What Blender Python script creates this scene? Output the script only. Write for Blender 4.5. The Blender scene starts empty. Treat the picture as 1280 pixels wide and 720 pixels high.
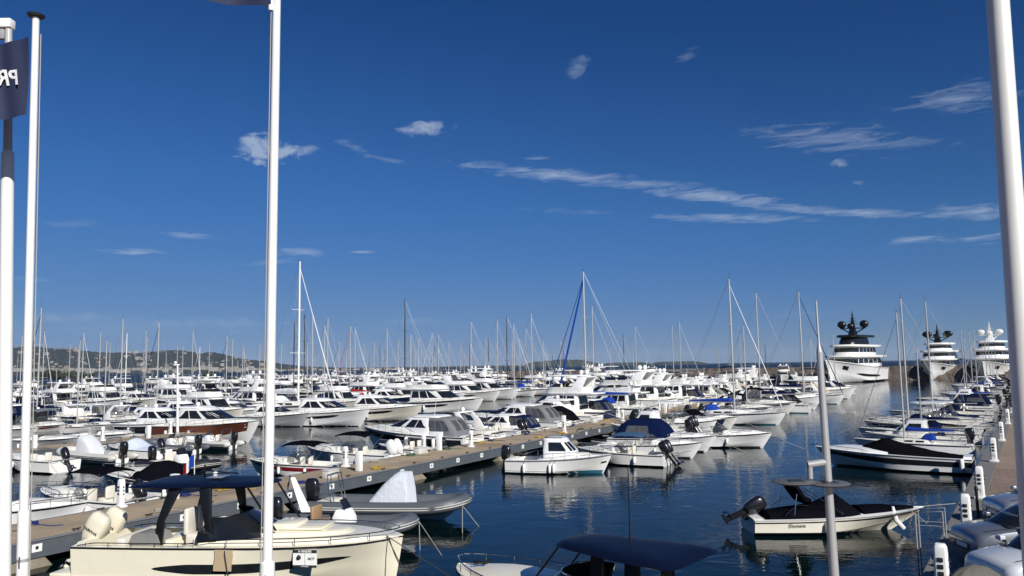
import bpy, bmesh, math, random
from mathutils import Vector, Matrix, Euler
R = math.radians
random.seed(7)
scene = bpy.context.scene
COL = scene.collection

# ------------------------------------------------------------------ camera
EYE = 6.5
F = 962.0
PITCH = math.atan(97.8 / F)
CAMROT = Matrix.Rotation(math.pi / 2 + PITCH, 3, 'X') @ Matrix.Rotation(-0.0157, 3, 'Z')
cd = bpy.data.cameras.new('camera')
cam = bpy.data.objects.new('camera', cd)
COL.objects.link(cam)
cam.location = (0, 0, EYE)
cam.rotation_euler = CAMROT.to_euler()
cd.sensor_width = 36
cd.lens = 36 * F / 1280
cd.clip_start = .1
cd.clip_end = 60000
scene.camera = cam

# ------------------------------------------------------------------ light
SUN_EL, SUN_AZ = 31.0, 30.0            # sun behind the viewer, a little to the right
sd = Vector((math.sin(R(SUN_AZ)) * math.cos(R(SUN_EL)), -math.cos(R(SUN_AZ)) * math.cos(R(SUN_EL)), math.sin(R(SUN_EL))))
sl = bpy.data.lights.new('sun', 'SUN')
sl.energy = 4.9
sl.angle = R(.5)
sl.color = (1, .968, .91)
so = bpy.data.objects.new('sun', sl)
COL.objects.link(so)
so.rotation_euler = sd.to_track_quat('Z', 'Y').to_euler()
so.location = sd * 50

vs = scene.view_settings
vs.view_transform = 'Standard'
vs.look = 'None'
vs.gamma = 1
vs.use_curve_mapping = False
vs.exposure = 0.24
scene.cycles.max_bounces = 6
scene.cycles.transparent_max_bounces = 6
scene.cycles.volume_bounces = 0
scene.cycles.caustics_reflective = False
scene.cycles.caustics_refractive = False

SKY_STRENGTH = 0.082
w = bpy.data.worlds.new('World')
scene.world = w
w.use_nodes = True
nt = w.node_tree
nt.nodes.clear()
N = nt.nodes.new
Lk = nt.links.new


def pixdir(px, py):
    return (CAMROT @ Vector(((px - 640) / F, -(py - 360) / F, -1))).normalized()


def azel(px, py):
    d = pixdir(px, py)
    return math.atan2(d.x, d.y), math.asin(d.z)


out = N('ShaderNodeOutputWorld')
bg = N('ShaderNodeBackground')
bg.inputs[1].default_value = SKY_STRENGTH
sky = N('ShaderNodeTexSky')
sky.sky_type = 'NISHITA'
sky.sun_disc = False
sky.sun_elevation = R(SUN_EL)
sky.sun_rotation = R(180 - SUN_AZ)
sky.altitude = 0
sky.air_density = 1.0
sky.dust_density = .1
sky.ozone_density = 6.0
# the phone camera's deep, saturated rendering of the blue, one response curve per channel
scl = N('ShaderNodeVectorMath')
scl.operation = 'SCALE'
scl.inputs['Scale'].default_value = .1
Lk(sky.outputs[0], scl.inputs[0])
crv = N('ShaderNodeRGBCurve')
cm = crv.mapping
cm.use_clip = False
cm.extend = 'EXTRAPOLATED'
for ci, pts in enumerate((((0, 0), (.091, .010), (.191, .064), (.40, .18), (.67, .29), (1, .40)), ((0, 0), (.187, .108), (.378, .300), (.60, .43), (.85, .54), (1, .60)), ((0, 0), (.385, .42), (.67, .86), (.81, .97), (1, 1.04)))):
    cv = cm.curves[ci]
    cv.points[0].location = pts[0]
    cv.points[1].location = pts[-1]
    for q_ in pts[1:-1]:
        cv.points.new(*q_)
    for p_ in cv.points:
        p_.handle_type = 'VECTOR'
cm.update()
Lk(scl.outputs[0], crv.inputs['Color'])
hsv = N('ShaderNodeVectorMath')
hsv.operation = 'SCALE'
hsv.inputs['Scale'].default_value = 5.0
Lk(crv.outputs[0], hsv.inputs[0])
# thin clouds, laid out by direction in the sky
tc = N('ShaderNodeTexCoord')
sep = N('ShaderNodeSeparateXYZ')
Lk(tc.outputs['Generated'], sep.inputs[0])


def mth(op, a, b=None, clamp=False):
    n = N('ShaderNodeMath')
    n.operation = op
    n.use_clamp = clamp
    for i, v in enumerate((a, b)):
        if v is None:
            continue
        if isinstance(v, (int, float)):
            n.inputs[i].default_value = v
        else:
            Lk(v, n.inputs[i])
    return n.outputs[0]


az = mth('ARCTAN2', sep.outputs[0], sep.outputs[1])
el = mth('ARCSINE', sep.outputs[2])
comb = N('ShaderNodeCombineXYZ')
Lk(az, comb.inputs[0])
Lk(el, comb.inputs[1])


def noise(scale, stretch, detail=9, rough=.62, dist=.4, rot=0):
    m = N('ShaderNodeMapping')
    m.inputs['Scale'].default_value = (stretch[0], stretch[1], 1)
    m.inputs['Rotation'].default_value = (0, 0, rot)
    Lk(comb.outputs[0], m.inputs[0])
    n = N('ShaderNodeTexNoise')
    n.inputs['Scale'].default_value = scale
    n.inputs['Detail'].default_value = detail
    n.inputs['Roughness'].default_value = rough
    n.inputs['Distortion'].default_value = dist
    Lk(m.outputs[0], n.inputs['Vector'])
    return n.outputs[0]


wisp = noise(20, (1, 6.5), rot=R(-5), dist=.7, rough=.66)
puff = noise(38, (1, 1.5), rough=.6)
CLOUDS = [  # px, py, rx, ry, tilt (deg, + = down to the right), density, kind
    (333, 187, 48, 24, 4, 2.4, 1), (382, 189, 22, 10, 0, 1.0, 1), (532, 162, 42, 15, -4, 1.6, 1), (721, 84, 22, 15, -25, .7, 1),
    (1046, 204, 16, 7, 0, 1.0, 1), (1074, 230, 12, 8, 0, .9, 1), (236, 294, 50, 7, 4, 1.3, 0), (172, 315, 48, 6, 3, 1.2, 0),
    (372, 316, 42, 7, 0, 1.2, 0), (452, 315, 22, 4, 0, 1.1, 0), (445, 185, 34, 8, 22, .7, 0), (490, 201, 30, 5, 10, .5, 0),
    (672, 198, 22, 4, 0, .7, 0), (715, 221, 165, 11, 5.5, 1.0, 2), (800, 229, 90, 8, 3, .8, 2), (900, 247, 120, 10, 6.5, 1.1, 2),
    (1060, 265, 160, 7, 3, 1.0, 2), (905, 272, 115, 7, 1, .9, 2), (1040, 174, 140, 24, 2, .7, 0), (1000, 166, 70, 12, -3, .5, 0),
    (1200, 124, 75, 24, -5, .8, 0), (1215, 264, 60, 11, -2, 1.1, 0), (1150, 299, 46, 6, -4, 1.1, 0), (1240, 297, 50, 9, -6, 1.0, 0),
    (720, 265, 70, 6, 2, .5, 0), (95, 397, 80, 10, 0, .5, 1), (260, 404, 95, 9, 0, .5, 1), (150, 408, 230, 22, 0, .26, 0),
    (40, 348, 36, 6, 0, .6, 0), (350, 326, 60, 6, -8, .5, 0), (90, 280, 36, 6, 0, .35, 0), (860, 68, 20, 10, -30, .45, 0),
    (1030, 392, 70, 10, 0, .3, 0), (520, 402, 60, 8, 0, .35, 0)]
tot = None
for (px, py, rx, ry, tilt, dens, kind) in CLOUDS:
    a, e = azel(px, py)
    a2, e2 = azel(px + 20, py + 20 * math.tan(R(tilt)))
    rot = math.atan2(e2 - e, a2 - a)
    m = N('ShaderNodeMapping')
    m.vector_type = 'TEXTURE'
    m.inputs['Location'].default_value = (a, e, 0)
    m.inputs['Rotation'].default_value = (0, 0, rot)
    m.inputs['Scale'].default_value = (rx * 1.25 / F, ry * 1.15 / F, 1)
    Lk(comb.outputs[0], m.inputs[0])
    g = N('ShaderNodeTexGradient')
    g.gradient_type = 'SPHERICAL'
    Lk(m.outputs[0], g.inputs[0])
    q = mth('POWER', g.outputs['Fac'], .6)
    t_ = mth('SUBTRACT', puff if kind == 1 else wisp, mth('SUBTRACT', .70 if kind == 2 else .80, mth('MULTIPLY', q, {0: .50, 1: .52, 2: .46}[kind])))
    t_ = mth('MULTIPLY', t_, 2.3 * dens)
    t_ = mth('MULTIPLY', t_, mth('MULTIPLY', g.outputs['Fac'], 4, True), True)
    tot = t_ if tot is None else mth('MAXIMUM', tot, t_)
tot = mth('MULTIPLY', tot, .66)
mix = N('ShaderNodeMix')
mix.data_type = 'RGBA'
Lk(tot, mix.inputs['Factor'])
Lk(hsv.outputs[0], mix.inputs['A'])
mix.inputs['B'].default_value = (4.6, 5.5, 7.0, 1)
Lk(mix.outputs['Result'], bg.inputs[0])
Lk(bg.outputs[0], out.inputs[0])


# ------------------------------------------------------------------ where a pixel's ray meets a plane (layout measuring only)
def P(px, py, z=0.0):
    d = pixdir(px, py)
    t = (z - EYE) / d.z
    return Vector((0, 0, EYE)) + d * t


def PY(px, py, Y):
    d = pixdir(px, py)
    return Vector((0, 0, EYE)) + d * (Y / d.y)


# ------------------------------------------------------------------ materials
MATS = {}


def mat(name, col, rough=.5, metal=0.0, var=.06, vscale=3.0, bump=0.0, bscale=40, spec=.5, coat=0, alpha=1, dirt=0.0, trans=0.0):
    if name in MATS:
        return MATS[name]
    if name.startswith('fabric'):
        spec = 0.0 if max(col) < .05 else .12
    m = bpy.data.materials.new(name)
    m.use_nodes = True
    t = m.node_tree
    b = t.nodes['Principled BSDF']
    b.inputs['Roughness'].default_value = rough
    b.inputs['Metallic'].default_value = metal
    b.inputs['Specular IOR Level'].default_value = spec
    b.inputs['Coat Weight'].default_value = coat
    b.inputs['Alpha'].default_value = alpha
    b.inputs['Transmission Weight'].default_value = trans
    co = t.nodes.new('ShaderNodeTexCoord')
    n = t.nodes.new('ShaderNodeTexNoise')
    n.inputs['Scale'].default_value = vscale
    n.inputs['Detail'].default_value = 5
    t.links.new(co.outputs['Object'], n.inputs['Vector'])
    mx = t.nodes.new('ShaderNodeMix')
    mx.data_type = 'RGBA'
    mx.inputs['A'].default_value = [max(0, c * (1 - var * 1.6)) for c in col] + [1]
    mx.inputs['B'].default_value = [min(1, c * (1 + var)) for c in col] + [1]
    t.links.new(n.outputs[0], mx.inputs['Factor'])
    last = mx.outputs['Result']
    if dirt:
        n3 = t.nodes.new('ShaderNodeTexNoise')
        n3.inputs['Scale'].default_value = 1.3
        n3.inputs['Detail'].default_value = 8
        n3.inputs['Roughness'].default_value = .7
        mp = t.nodes.new('ShaderNodeMapping')
        mp.inputs['Scale'].default_value = (3, 3, .6)
        t.links.new(co.outputs['Object'], mp.inputs[0])
        t.links.new(mp.outputs[0], n3.inputs['Vector'])
        rp = t.nodes.new('ShaderNodeMapRange')
        rp.inputs[1].default_value = .55
        rp.inputs[2].default_value = .78
        rp.inputs[4].default_value = dirt
        t.links.new(n3.outputs[0], rp.inputs[0])
        m2 = t.nodes.new('ShaderNodeMix')
        m2.data_type = 'RGBA'
        t.links.new(rp.outputs[0], m2.inputs['Factor'])
        t.links.new(last, m2.inputs['A'])
        m2.inputs['B'].default_value = [c * .45 + .02 for c in col] + [1]
        last = m2.outputs['Result']
    if name.startswith(('gelcoat_w', 'deck_w', 'fabric', 'inflat', 'hypalon')):
        oi = t.nodes.new('ShaderNodeObjectInfo')
        m3 = t.nodes.new('ShaderNodeMix')
        m3.data_type = 'RGBA'
        m3.blend_type = 'MULTIPLY'
        m3.inputs['Factor'].default_value = 1
        cr = t.nodes.new('ShaderNodeValToRGB')
        cr.color_ramp.elements[0].color = (1, 1, 1, 1)
        cr.color_ramp.elements[0].position = .35
        cr.color_ramp.elements[1].color = (.86, .85, .83, 1) if not name.startswith('fabric') else (1.0, .9, .7, 1)
        e_ = cr.color_ramp.elements.new(.7)
        e_.color = (1, .985, .95, 1) if not name.startswith('fabric') else (.7, .8, 1, 1)
        t.links.new(oi.outputs['Random'], cr.inputs[0])
        t.links.new(cr.outputs[0], m3.inputs['B'])
        t.links.new(last, m3.inputs['A'])
        last = m3.outputs['Result']
    t.links.new(last, b.inputs['Base Color'])
    if bump:
        n2 = t.nodes.new('ShaderNodeTexNoise')
        n2.inputs['Scale'].default_value = bscale
        n2.inputs['Detail'].default_value = 4
        t.links.new(co.outputs['Object'], n2.inputs['Vector'])
        bp = t.nodes.new('ShaderNodeBump')
        bp.inputs['Strength'].default_value = 1
        bp.inputs['Distance'].default_value = bump
        t.links.new(n2.outputs[0], bp.inputs['Height'])
        t.links.new(bp.outputs[0], b.inputs['Normal'])
    MATS[name] = m
    return m


WHITE = mat('gelcoat_white', (.82, .82, .805), .22, coat=.3, dirt=.22, var=.03)
DECK = mat('deck_white', (.74, .73, .69), .5, dirt=.35, var=.06)
OFFW = mat('gelcoat_ivory', (.74, .70, .60), .28, dirt=.2)
CREAM = mat('gelcoat_cream', (.80, .745, .58), .22, coat=.4, var=.03, dirt=.08)
GREYH = mat('gelcoat_grey', (.36, .37, .37), .3, dirt=.15)
NAVYH = mat('gelcoat_navy', (.012, .022, .06), .15, coat=.5)
NAVYTOP = mat('gelcoat_navy_top', (.003, .006, .020), .42, spec=.14, var=.02)
BROWNH = mat('gelcoat_brown', (.14, .045, .025), .2, coat=.3)
REDH = mat('gelcoat_red', (.16, .01, .015), .2, coat=.3)
BLACK = mat('black_plastic', (.006, .006, .007), .35)
COWL = mat('outboard_black', (.010, .010, .012), .25, coat=.4)
GLASS = mat('tinted_glass', (.012, .014, .017), .05, spec=.6, var=.95, vscale=1.6)
CLEAR = mat('clear_glass', (.05, .06, .06), .05, alpha=.45, var=0)
STEEL = mat('stainless_steel', (.62, .62, .62), .2, 1)
ALU = mat('mast_aluminium', (.50, .50, .49), .35, .35)
MASTW = mat('mast_white', (.75, .75, .73), .3)
MASTD = mat('mast_dark', (.03, .03, .035), .4)
FBLACK = mat('fabric_black', (.005, .005, .008), .85, bump=.01, bscale=6)
FNAVY = mat('fabric_navy', (.006, .012, .045), .85, bump=.01, bscale=6)
FBLUE = mat('fabric_blue', (.012, .05, .30), .8, bump=.012, bscale=6)
FTEAL = mat('fabric_slate_blue', (.04, .09, .17), .8, bump=.01, bscale=6)
FGREY = mat('fabric_grey', (.20, .20, .19), .85, bump=.01, bscale=6)
FTAN = mat('fabric_tan', (.55, .45, .33), .85, bump=.03, bscale=4)
FWHITE = mat('fabric_white', (.68, .69, .70), .8, bump=.03, bscale=5)
VINYL = mat('clear_vinyl', (.10, .10, .10), .12, var=.5, vscale=2.5, alpha=.92, spec=.9)
SEAT = mat('seat_vinyl', (.66, .62, .54), .5)
TEAK = mat('teak', (.33, .21, .11), .6, var=.2, vscale=12)
RUBGREY = mat('hypalon_grey', (.085, .095, .11), .5)
RUBLIGHT = mat('hypalon_light', (.58, .58, .55), .5)
RUBDARK = mat('hypalon_black', (.018, .018, .02), .55)
FENDW = mat('fender_white', (.74, .74, .71), .45)
FENDB = mat('fender_blue', (.012, .025, .13), .5)
ANTIB = mat('antifouling_blue', (.02, .13, .20), .6, dirt=.3)
ANTIK = mat('antifouling_black', (.015, .016, .02), .6)
ROPE = mat('rope_grey', (.35, .33, .29), .9)
ROPED = mat('rope_dark', (.03, .03, .035), .9)
WIRE = mat('rigging_wire', (.16, .16, .16), .4, .3)
REDF = mat('fabric_red', (.45, .02, .02), .8)
PAINTW = mat('painted_white', (.78, .78, .75), .35, dirt=.15, var=.03)
PAINTG = mat('painted_grey', (.32, .32, .32), .4)
BLK = mat('black_detail', (.02, .02, .02), .5)
TYRE = mat('tyre', (.02, .02, .02), .8)


# ------------------------------------------------------------------ mesh helpers
class MB:
    def __init__(s):
        s.v = []
        s.f = []

    def add(s, vs_, fs):
        o = len(s.v)
        s.v += [tuple(v) for v in vs_]
        s.f += [tuple(i + o for i in f) for f in fs]
        return s

    def box(s, x0, x1, y0, y1, z0, z1, M=None):
        c = [Vector(p) for p in ((x0, y0, z0), (x1, y0, z0), (x1, y1, z0), (x0, y1, z0), (x0, y0, z1), (x1, y0, z1), (x1, y1, z1), (x0, y1, z1))]
        if M:
            c = [M @ p for p in c]
        return s.add(c, [(0, 3, 2, 1), (4, 5, 6, 7), (0, 1, 5, 4), (1, 2, 6, 5), (2, 3, 7, 6), (3, 0, 4, 7)])

    def loft(s, rings, closed=True, cap0=True, cap1=True, flip=False):
        n = len(rings[0])
        vs_ = [p for r in rings for p in r]
        fs = []
        for i in range(len(rings) - 1):
            for j in range(n if closed else n - 1):
                k = (j + 1) % n
                f = (i * n + j, i * n + k, (i + 1) * n + k, (i + 1) * n + j)
                fs.append(f[::-1] if flip else f)
        if cap0:
            f = tuple(range(n - 1, -1, -1))
            fs.append(f[::-1] if flip else f)
        if cap1:
            f = tuple(range((len(rings) - 1) * n, len(rings) * n))
            fs.append(f[::-1] if flip else f)
        return s.add(vs_, fs)

    def tube(s, pts, r, n=6, caps=True, close=False):
        pts = [Vector(p) for p in pts]
        if isinstance(r, (int, float)):
            r = [r] * len(pts)
        rings = []
        up = None
        m = len(pts)
        for i, p in enumerate(pts):
            if close:
                d = pts[(i + 1) % m] - pts[i - 1]
            else:
                d = pts[min(i + 1, m - 1)] - pts[max(i - 1, 0)]
            if d.length < 1e-9:
                d = Vector((0, 0, 1))
            d.normalize()
            if up is None:
                up = Vector((0, 0, 1)) if abs(d.z) < .9 else Vector((1, 0, 0))
            a = up - d * up.dot(d)
            if a.length < 1e-3:
                a = Vector((1, 0, 0)) - d * d.x
            a.normalize()
            up = a
            b = d.cross(a)
            rings.append([p + (a * math.cos(2 * math.pi * k / n) + b * math.sin(2 * math.pi * k / n)) * r[i] for k in range(n)])
        if close:
            rings.append(rings[0])
        return s.loft(rings, cap0=caps and not close, cap1=caps and not close, flip=False)

    def lathe(s, prof, n=16, c=(0, 0, 0), M=None):
        rings = []
        for (r, z) in prof:
            ring = [Vector((r * math.cos(2 * math.pi * k / n), r * math.sin(2 * math.pi * k / n), z)) for k in range(n)]
            if M:
                ring = [M @ p for p in ring]
            rings.append([p + Vector(c) for p in ring])
        return s.loft(rings)

    def ball(s, c, r, n=12, sz=1):
        prof = [(r * math.sin(math.pi * i / 8) + 1e-4, -r * sz * math.cos(math.pi * i / 8)) for i in range(9)]
        return s.lathe(prof, n, c)

    def grid(s, rows):
        n = len(rows[0])
        vs_ = [p for r in rows for p in r]
        fs = [(i * n + j, i * n + j + 1, (i + 1) * n + j + 1, (i + 1) * n + j) for i in range(len(rows) - 1) for j in range(n - 1)]
        return s.add(vs_, fs)

    def build(s, name, m, parent=None, sharp=38, recalc=True, bevel=0):
        me = bpy.data.meshes.new(name)
        me.from_pydata([tuple(v) for v in s.v], [], s.f)
        if recalc or bevel:
            bm = bmesh.new()
            bm.from_mesh(me)
            bmesh.ops.remove_doubles(bm, verts=bm.verts, dist=1e-5)
            bmesh.ops.recalc_face_normals(bm, faces=bm.faces)
            if bevel:
                es = [e for e in bm.edges if len(e.link_faces) == 2 and e.calc_face_angle(0) > R(40)]
                bmesh.ops.bevel(bm, geom=es, offset=bevel, segments=2, affect='EDGES', profile=.5)
            bm.to_mesh(me)
            bm.free()
        me.shade_smooth()
        me.set_sharp_from_angle(angle=R(sharp))
        me.materials.append(m)
        o = bpy.data.objects.new(name, me)
        if parent is not None:
            o.parent = parent
            KIDS.setdefault(parent.name, []).append(o)
        if LINK:
            COL.objects.link(o)
        return o


KIDS = {}
LINK = True


def tag(o, label=None, cat=None, group=None, kind=None):
    if label:
        o['label'] = label
    if cat:
        o['category'] = cat
    if group:
        o['group'] = group
    if kind:
        o['kind'] = kind
    return o


def empty(name, loc=(0, 0, 0), h=0, label=None, cat=None, group=None):
    o = bpy.data.objects.new(name, None)
    o.empty_display_size = .2
    o.location = loc
    o.rotation_euler = (0, 0, h)
    if LINK:
        COL.objects.link(o)
    return tag(o, label, cat, group)


def text_mesh(s, size, m, parent, M, name='lettering', shear=0, bold=0, extrude=.002):
    cu = bpy.data.curves.new('t', 'FONT')
    cu.body = s
    cu.size = size
    cu.shear = shear
    cu.extrude = extrude
    cu.offset = bold
    cu.align_x = 'CENTER'
    cu.align_y = 'CENTER'
    ob = bpy.data.objects.new('t', cu)
    COL.objects.link(ob)
    dg = bpy.context.evaluated_depsgraph_get()
    dg.update()
    me = bpy.data.meshes.new_from_object(ob.evaluated_get(dg))
    bpy.data.objects.remove(ob)
    bpy.data.curves.remove(cu)
    me.name = name
    me.transform(M)
    me.materials.clear()
    me.materials.append(m)
    o = bpy.data.objects.new(name, me)
    o.parent = parent
    KIDS.setdefault(parent.name, []).append(o)
    if LINK:
        COL.objects.link(o)
    return o


def lerp(a, b, t):
    return a + (b - a) * t


def sm(t):
    t = max(0, min(1, t))
    return t * t * (3 - 2 * t)


# ------------------------------------------------------------------ hulls
class Hull:
    def __init__(s, L, B, zs, zb, rake=.9, draft=.35, transom=.88, full=2.3, flare=1.25, chine=.12, maxt=.42, fine=.85):
        s.L, s.B, s.zs, s.zb, s.rake, s.draft, s.tr, s.full, s.flare, s.ch, s.mt, s.fine = L, B, zs, zb, rake, draft, transom, full, flare, chine, maxt, fine

    def hb(s, t):
        if t < s.mt:
            return s.B / 2 * lerp(s.tr, 1, math.sin(t / s.mt * math.pi / 2))
        q = (t - s.mt) / (1 - s.mt)
        return max(.03, s.B / 2 * max(0, 1 - q ** s.full) ** s.fine)

    def sheer(s, t):
        return s.zs + (s.zb - s.zs) * t ** 1.8

    def chinez(s, t):
        return s.ch + (s.sheer(t) * .55 - s.ch) * sm((t - .45) / .6) ** 1.3

    def X(s, t, z):
        k = max(0, min(1, (s.sheer(t) - z) / (s.sheer(t) + s.draft)))
        return -s.L / 2 + t * (s.L - s.rake * k ** 1.1)

    def pt(s, t, v, off=0.0, side=1):
        """v: -1 keel, 0 chine, 1 sheer"""
        b = s.hb(t)
        zc, z1 = s.chinez(t), s.sheer(t)
        cb = b * lerp(.93, .45, sm((t - .4) / .6))
        if v >= 0:
            y = lerp(cb, b, v ** s.flare)
            z = lerp(zc, z1, v)
        else:
            kz = -s.draft * (1 - sm((t - .72) / .28) * .9)
            y = cb * (1 + v)
            z = lerp(zc, kz, -v)
        return Vector((s.X(t, z), side * (y + off), z))

    TS = [0, .08, .18, .28, .38, .46, .54, .62, .69, .76, .82, .87, .91, .95, .98, 1]

    def build(s, parent, m, bottom=None):
        vv = [0, .15, .35, .6, .8, 1]
        rings = []
        for t in s.TS:
            r = [s.pt(t, v, side=-1) for v in vv[::-1]] + [s.pt(t, -.5, side=-1), s.pt(t, -1)] + [s.pt(t, -.5)] + [s.pt(t, v) for v in vv]
            rings.append(r)
        mb = MB().loft(rings, closed=False, cap0=True, cap1=False)
        o = mb.build('hull', m, parent, 45)
        if bottom:
            # antifouling strip hugging the waterline
            s.band(0, .97, None, None, 'boot_stripe', bottom, parent, zr=(-.06, .11), off=.02)
        return o

    def band(s, t0, t1, v0, v1, name, m, parent, off=.008, n=22, zr=None, taper=False, sides=(-1, 1)):
        mb = MB()
        for sd_ in sides:
            rows = []
            ts_ = sorted(set([lerp(t0, t1, i / n) for i in range(n + 1)] + [t for t in s.TS if t0 < t < t1]))
            for t in ts_:
                i = (t - t0) / (t1 - t0) * n
                if zr:
                    row = []
                    for z in (zr[0], lerp(zr[0], zr[1], .5), zr[1]):
                        zc, z1 = s.chinez(t), s.sheer(t)
                        if z >= zc:
                            v = (z - zc) / (z1 - zc)
                        else:
                            kz = -s.draft * (1 - sm((t - .72) / .28) * .9)
                            v = -min(1, (zc - z) / (zc - kz))
                        row.append(s.pt(t, v, off, sd_))
                else:
                    k = 1
                    if taper:
                        q = i / n
                        k = min(1, math.sin(math.pi * min(q * 1.8, 1 - (1 - q) * .9 if q > .5 else q * 1.8) / 1.0) if False else min(1, q * 5, (1 - q) * 5) ** .6 + .02)
                    vm = (v0 + v1) / 2
                    row = [s.pt(t, vm + (v - vm) * min(1, k), off, sd_) for v in (v0, lerp(v0, v1, .33), lerp(v0, v1, .66), v1)]
                rows.append(row)
            mb.grid(rows)
        return mb.build(name, m, parent, 60)

    def rub(s, parent, m, r=.03, name='rubbing_strake', v=.97, t0=0, t1=1):
        pts = [s.pt(lerp(t0, t1, i / 24), v, .005, -1) for i in range(25)] + [s.pt(lerp(t1, t0, i / 24), v, .005) for i in range(1, 25)]
        return MB().tube(pts, r, 5).build(name, m, parent)

    def deck(s, parent, m, cock=(.04, .5), floor=.25, g=.22, camber=.06, raise_=0, name='deck', bul=0.0):
        c0, c1 = cock
        ts = sorted(set(s.TS + [c0, c1]))
        ts2 = []
        for t in ts:
            if abs(t - c0) < 1e-6:
                ts2 += [(t, False), (t + .002, True)]
            elif abs(t - c1) < 1e-6:
                ts2 += [(t - .002, True), (t, False)]
            else:
                ts2.append((t, c0 < t < c1))
        rows = []
        for t, ck in ts2:
            b = s.hb(t)
            z = s.sheer(t)
            x = s.X(t, z)
            gi = max(b - g, b * .55)
            zf = floor if ck else z + camber * min(1, b / 1.0) + raise_ * sm((t - c1) / .1) * sm((1 - t) / .25)
            ze = z + .012
            if ck:
                half = [(b, ze), (gi, ze + .02), (gi - .02, zf), (gi * .5, zf), (0, zf)]
            else:
                half = [(b, ze), (gi, ze + .02), (gi * .93, lerp(ze, zf, .8)), (gi * .5, lerp(ze, zf, .95)), (0, zf)]
            rows.append([Vector((x, -y, zz)) for y, zz in half] + [Vector((x, y, zz)) for y, zz in half[-2::-1]])
        return MB().grid(rows).build(name, m, parent, 35, recalc=True)

    def rail(s, parent, m, t0, t1, h=.45, n=5, r=.016, inset=.07, pulpit=True, name='guard_rail', mid=False):
        mb = MB()
        for k_, hh in enumerate((h, h * .5) if mid else (h,)):
            path = []
            for i in range(15):
                t = lerp(t0, t1, i / 14)
                b = max(.02, s.hb(t) - inset)
                path.append(Vector((s.X(t, s.sheer(t)), b, s.sheer(t) + hh * min(1, .35 + i * .3 if i < 3 else 1))))
            if pulpit and t1 > .95:
                full = path + [Vector((p.x, -p.y, p.z)) for p in path[::-1]]
                mb.tube(full, r if k_ == 0 else r * .6, 5)
            else:
                mb.tube(path, r, 5)
                mb.tube([Vector((p.x, -p.y, p.z)) for p in path], r, 5)
        for i in range(n):
            t = lerp(t0, t1, (i + .35) / n)
            b = max(.02, s.hb(t) - inset)
            x = s.X(t, s.sheer(t))
            for sy in (-1, 1):
                mb.tube([(x, sy * b, s.sheer(t)), (x, sy * b, s.sheer(t) + h)], r * .8, 5)
        return mb.build(name, m, parent)

    def fenders(s, parent, m, ts, side=-1, h=.6, v=.45, r=.11):
        for t in ts:
            p = s.pt(t, v, r + .01, side)
            mb = MB().lathe([(.01, -h / 2), (r * .7, -h / 2 + .03), (r, -h / 2 + .1), (r, h / 2 - .1), (r * .7, h / 2 - .03), (.03, h / 2)], 12, p)
            o = mb.build('fender', m, parent, 60)
            top = s.pt(t, 1, .0, side)
            MB().tube([p + Vector((0, 0, h / 2)), top + Vector((0, 0, .05))], .012, 4).build('lanyard', ROPED, o)


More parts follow.
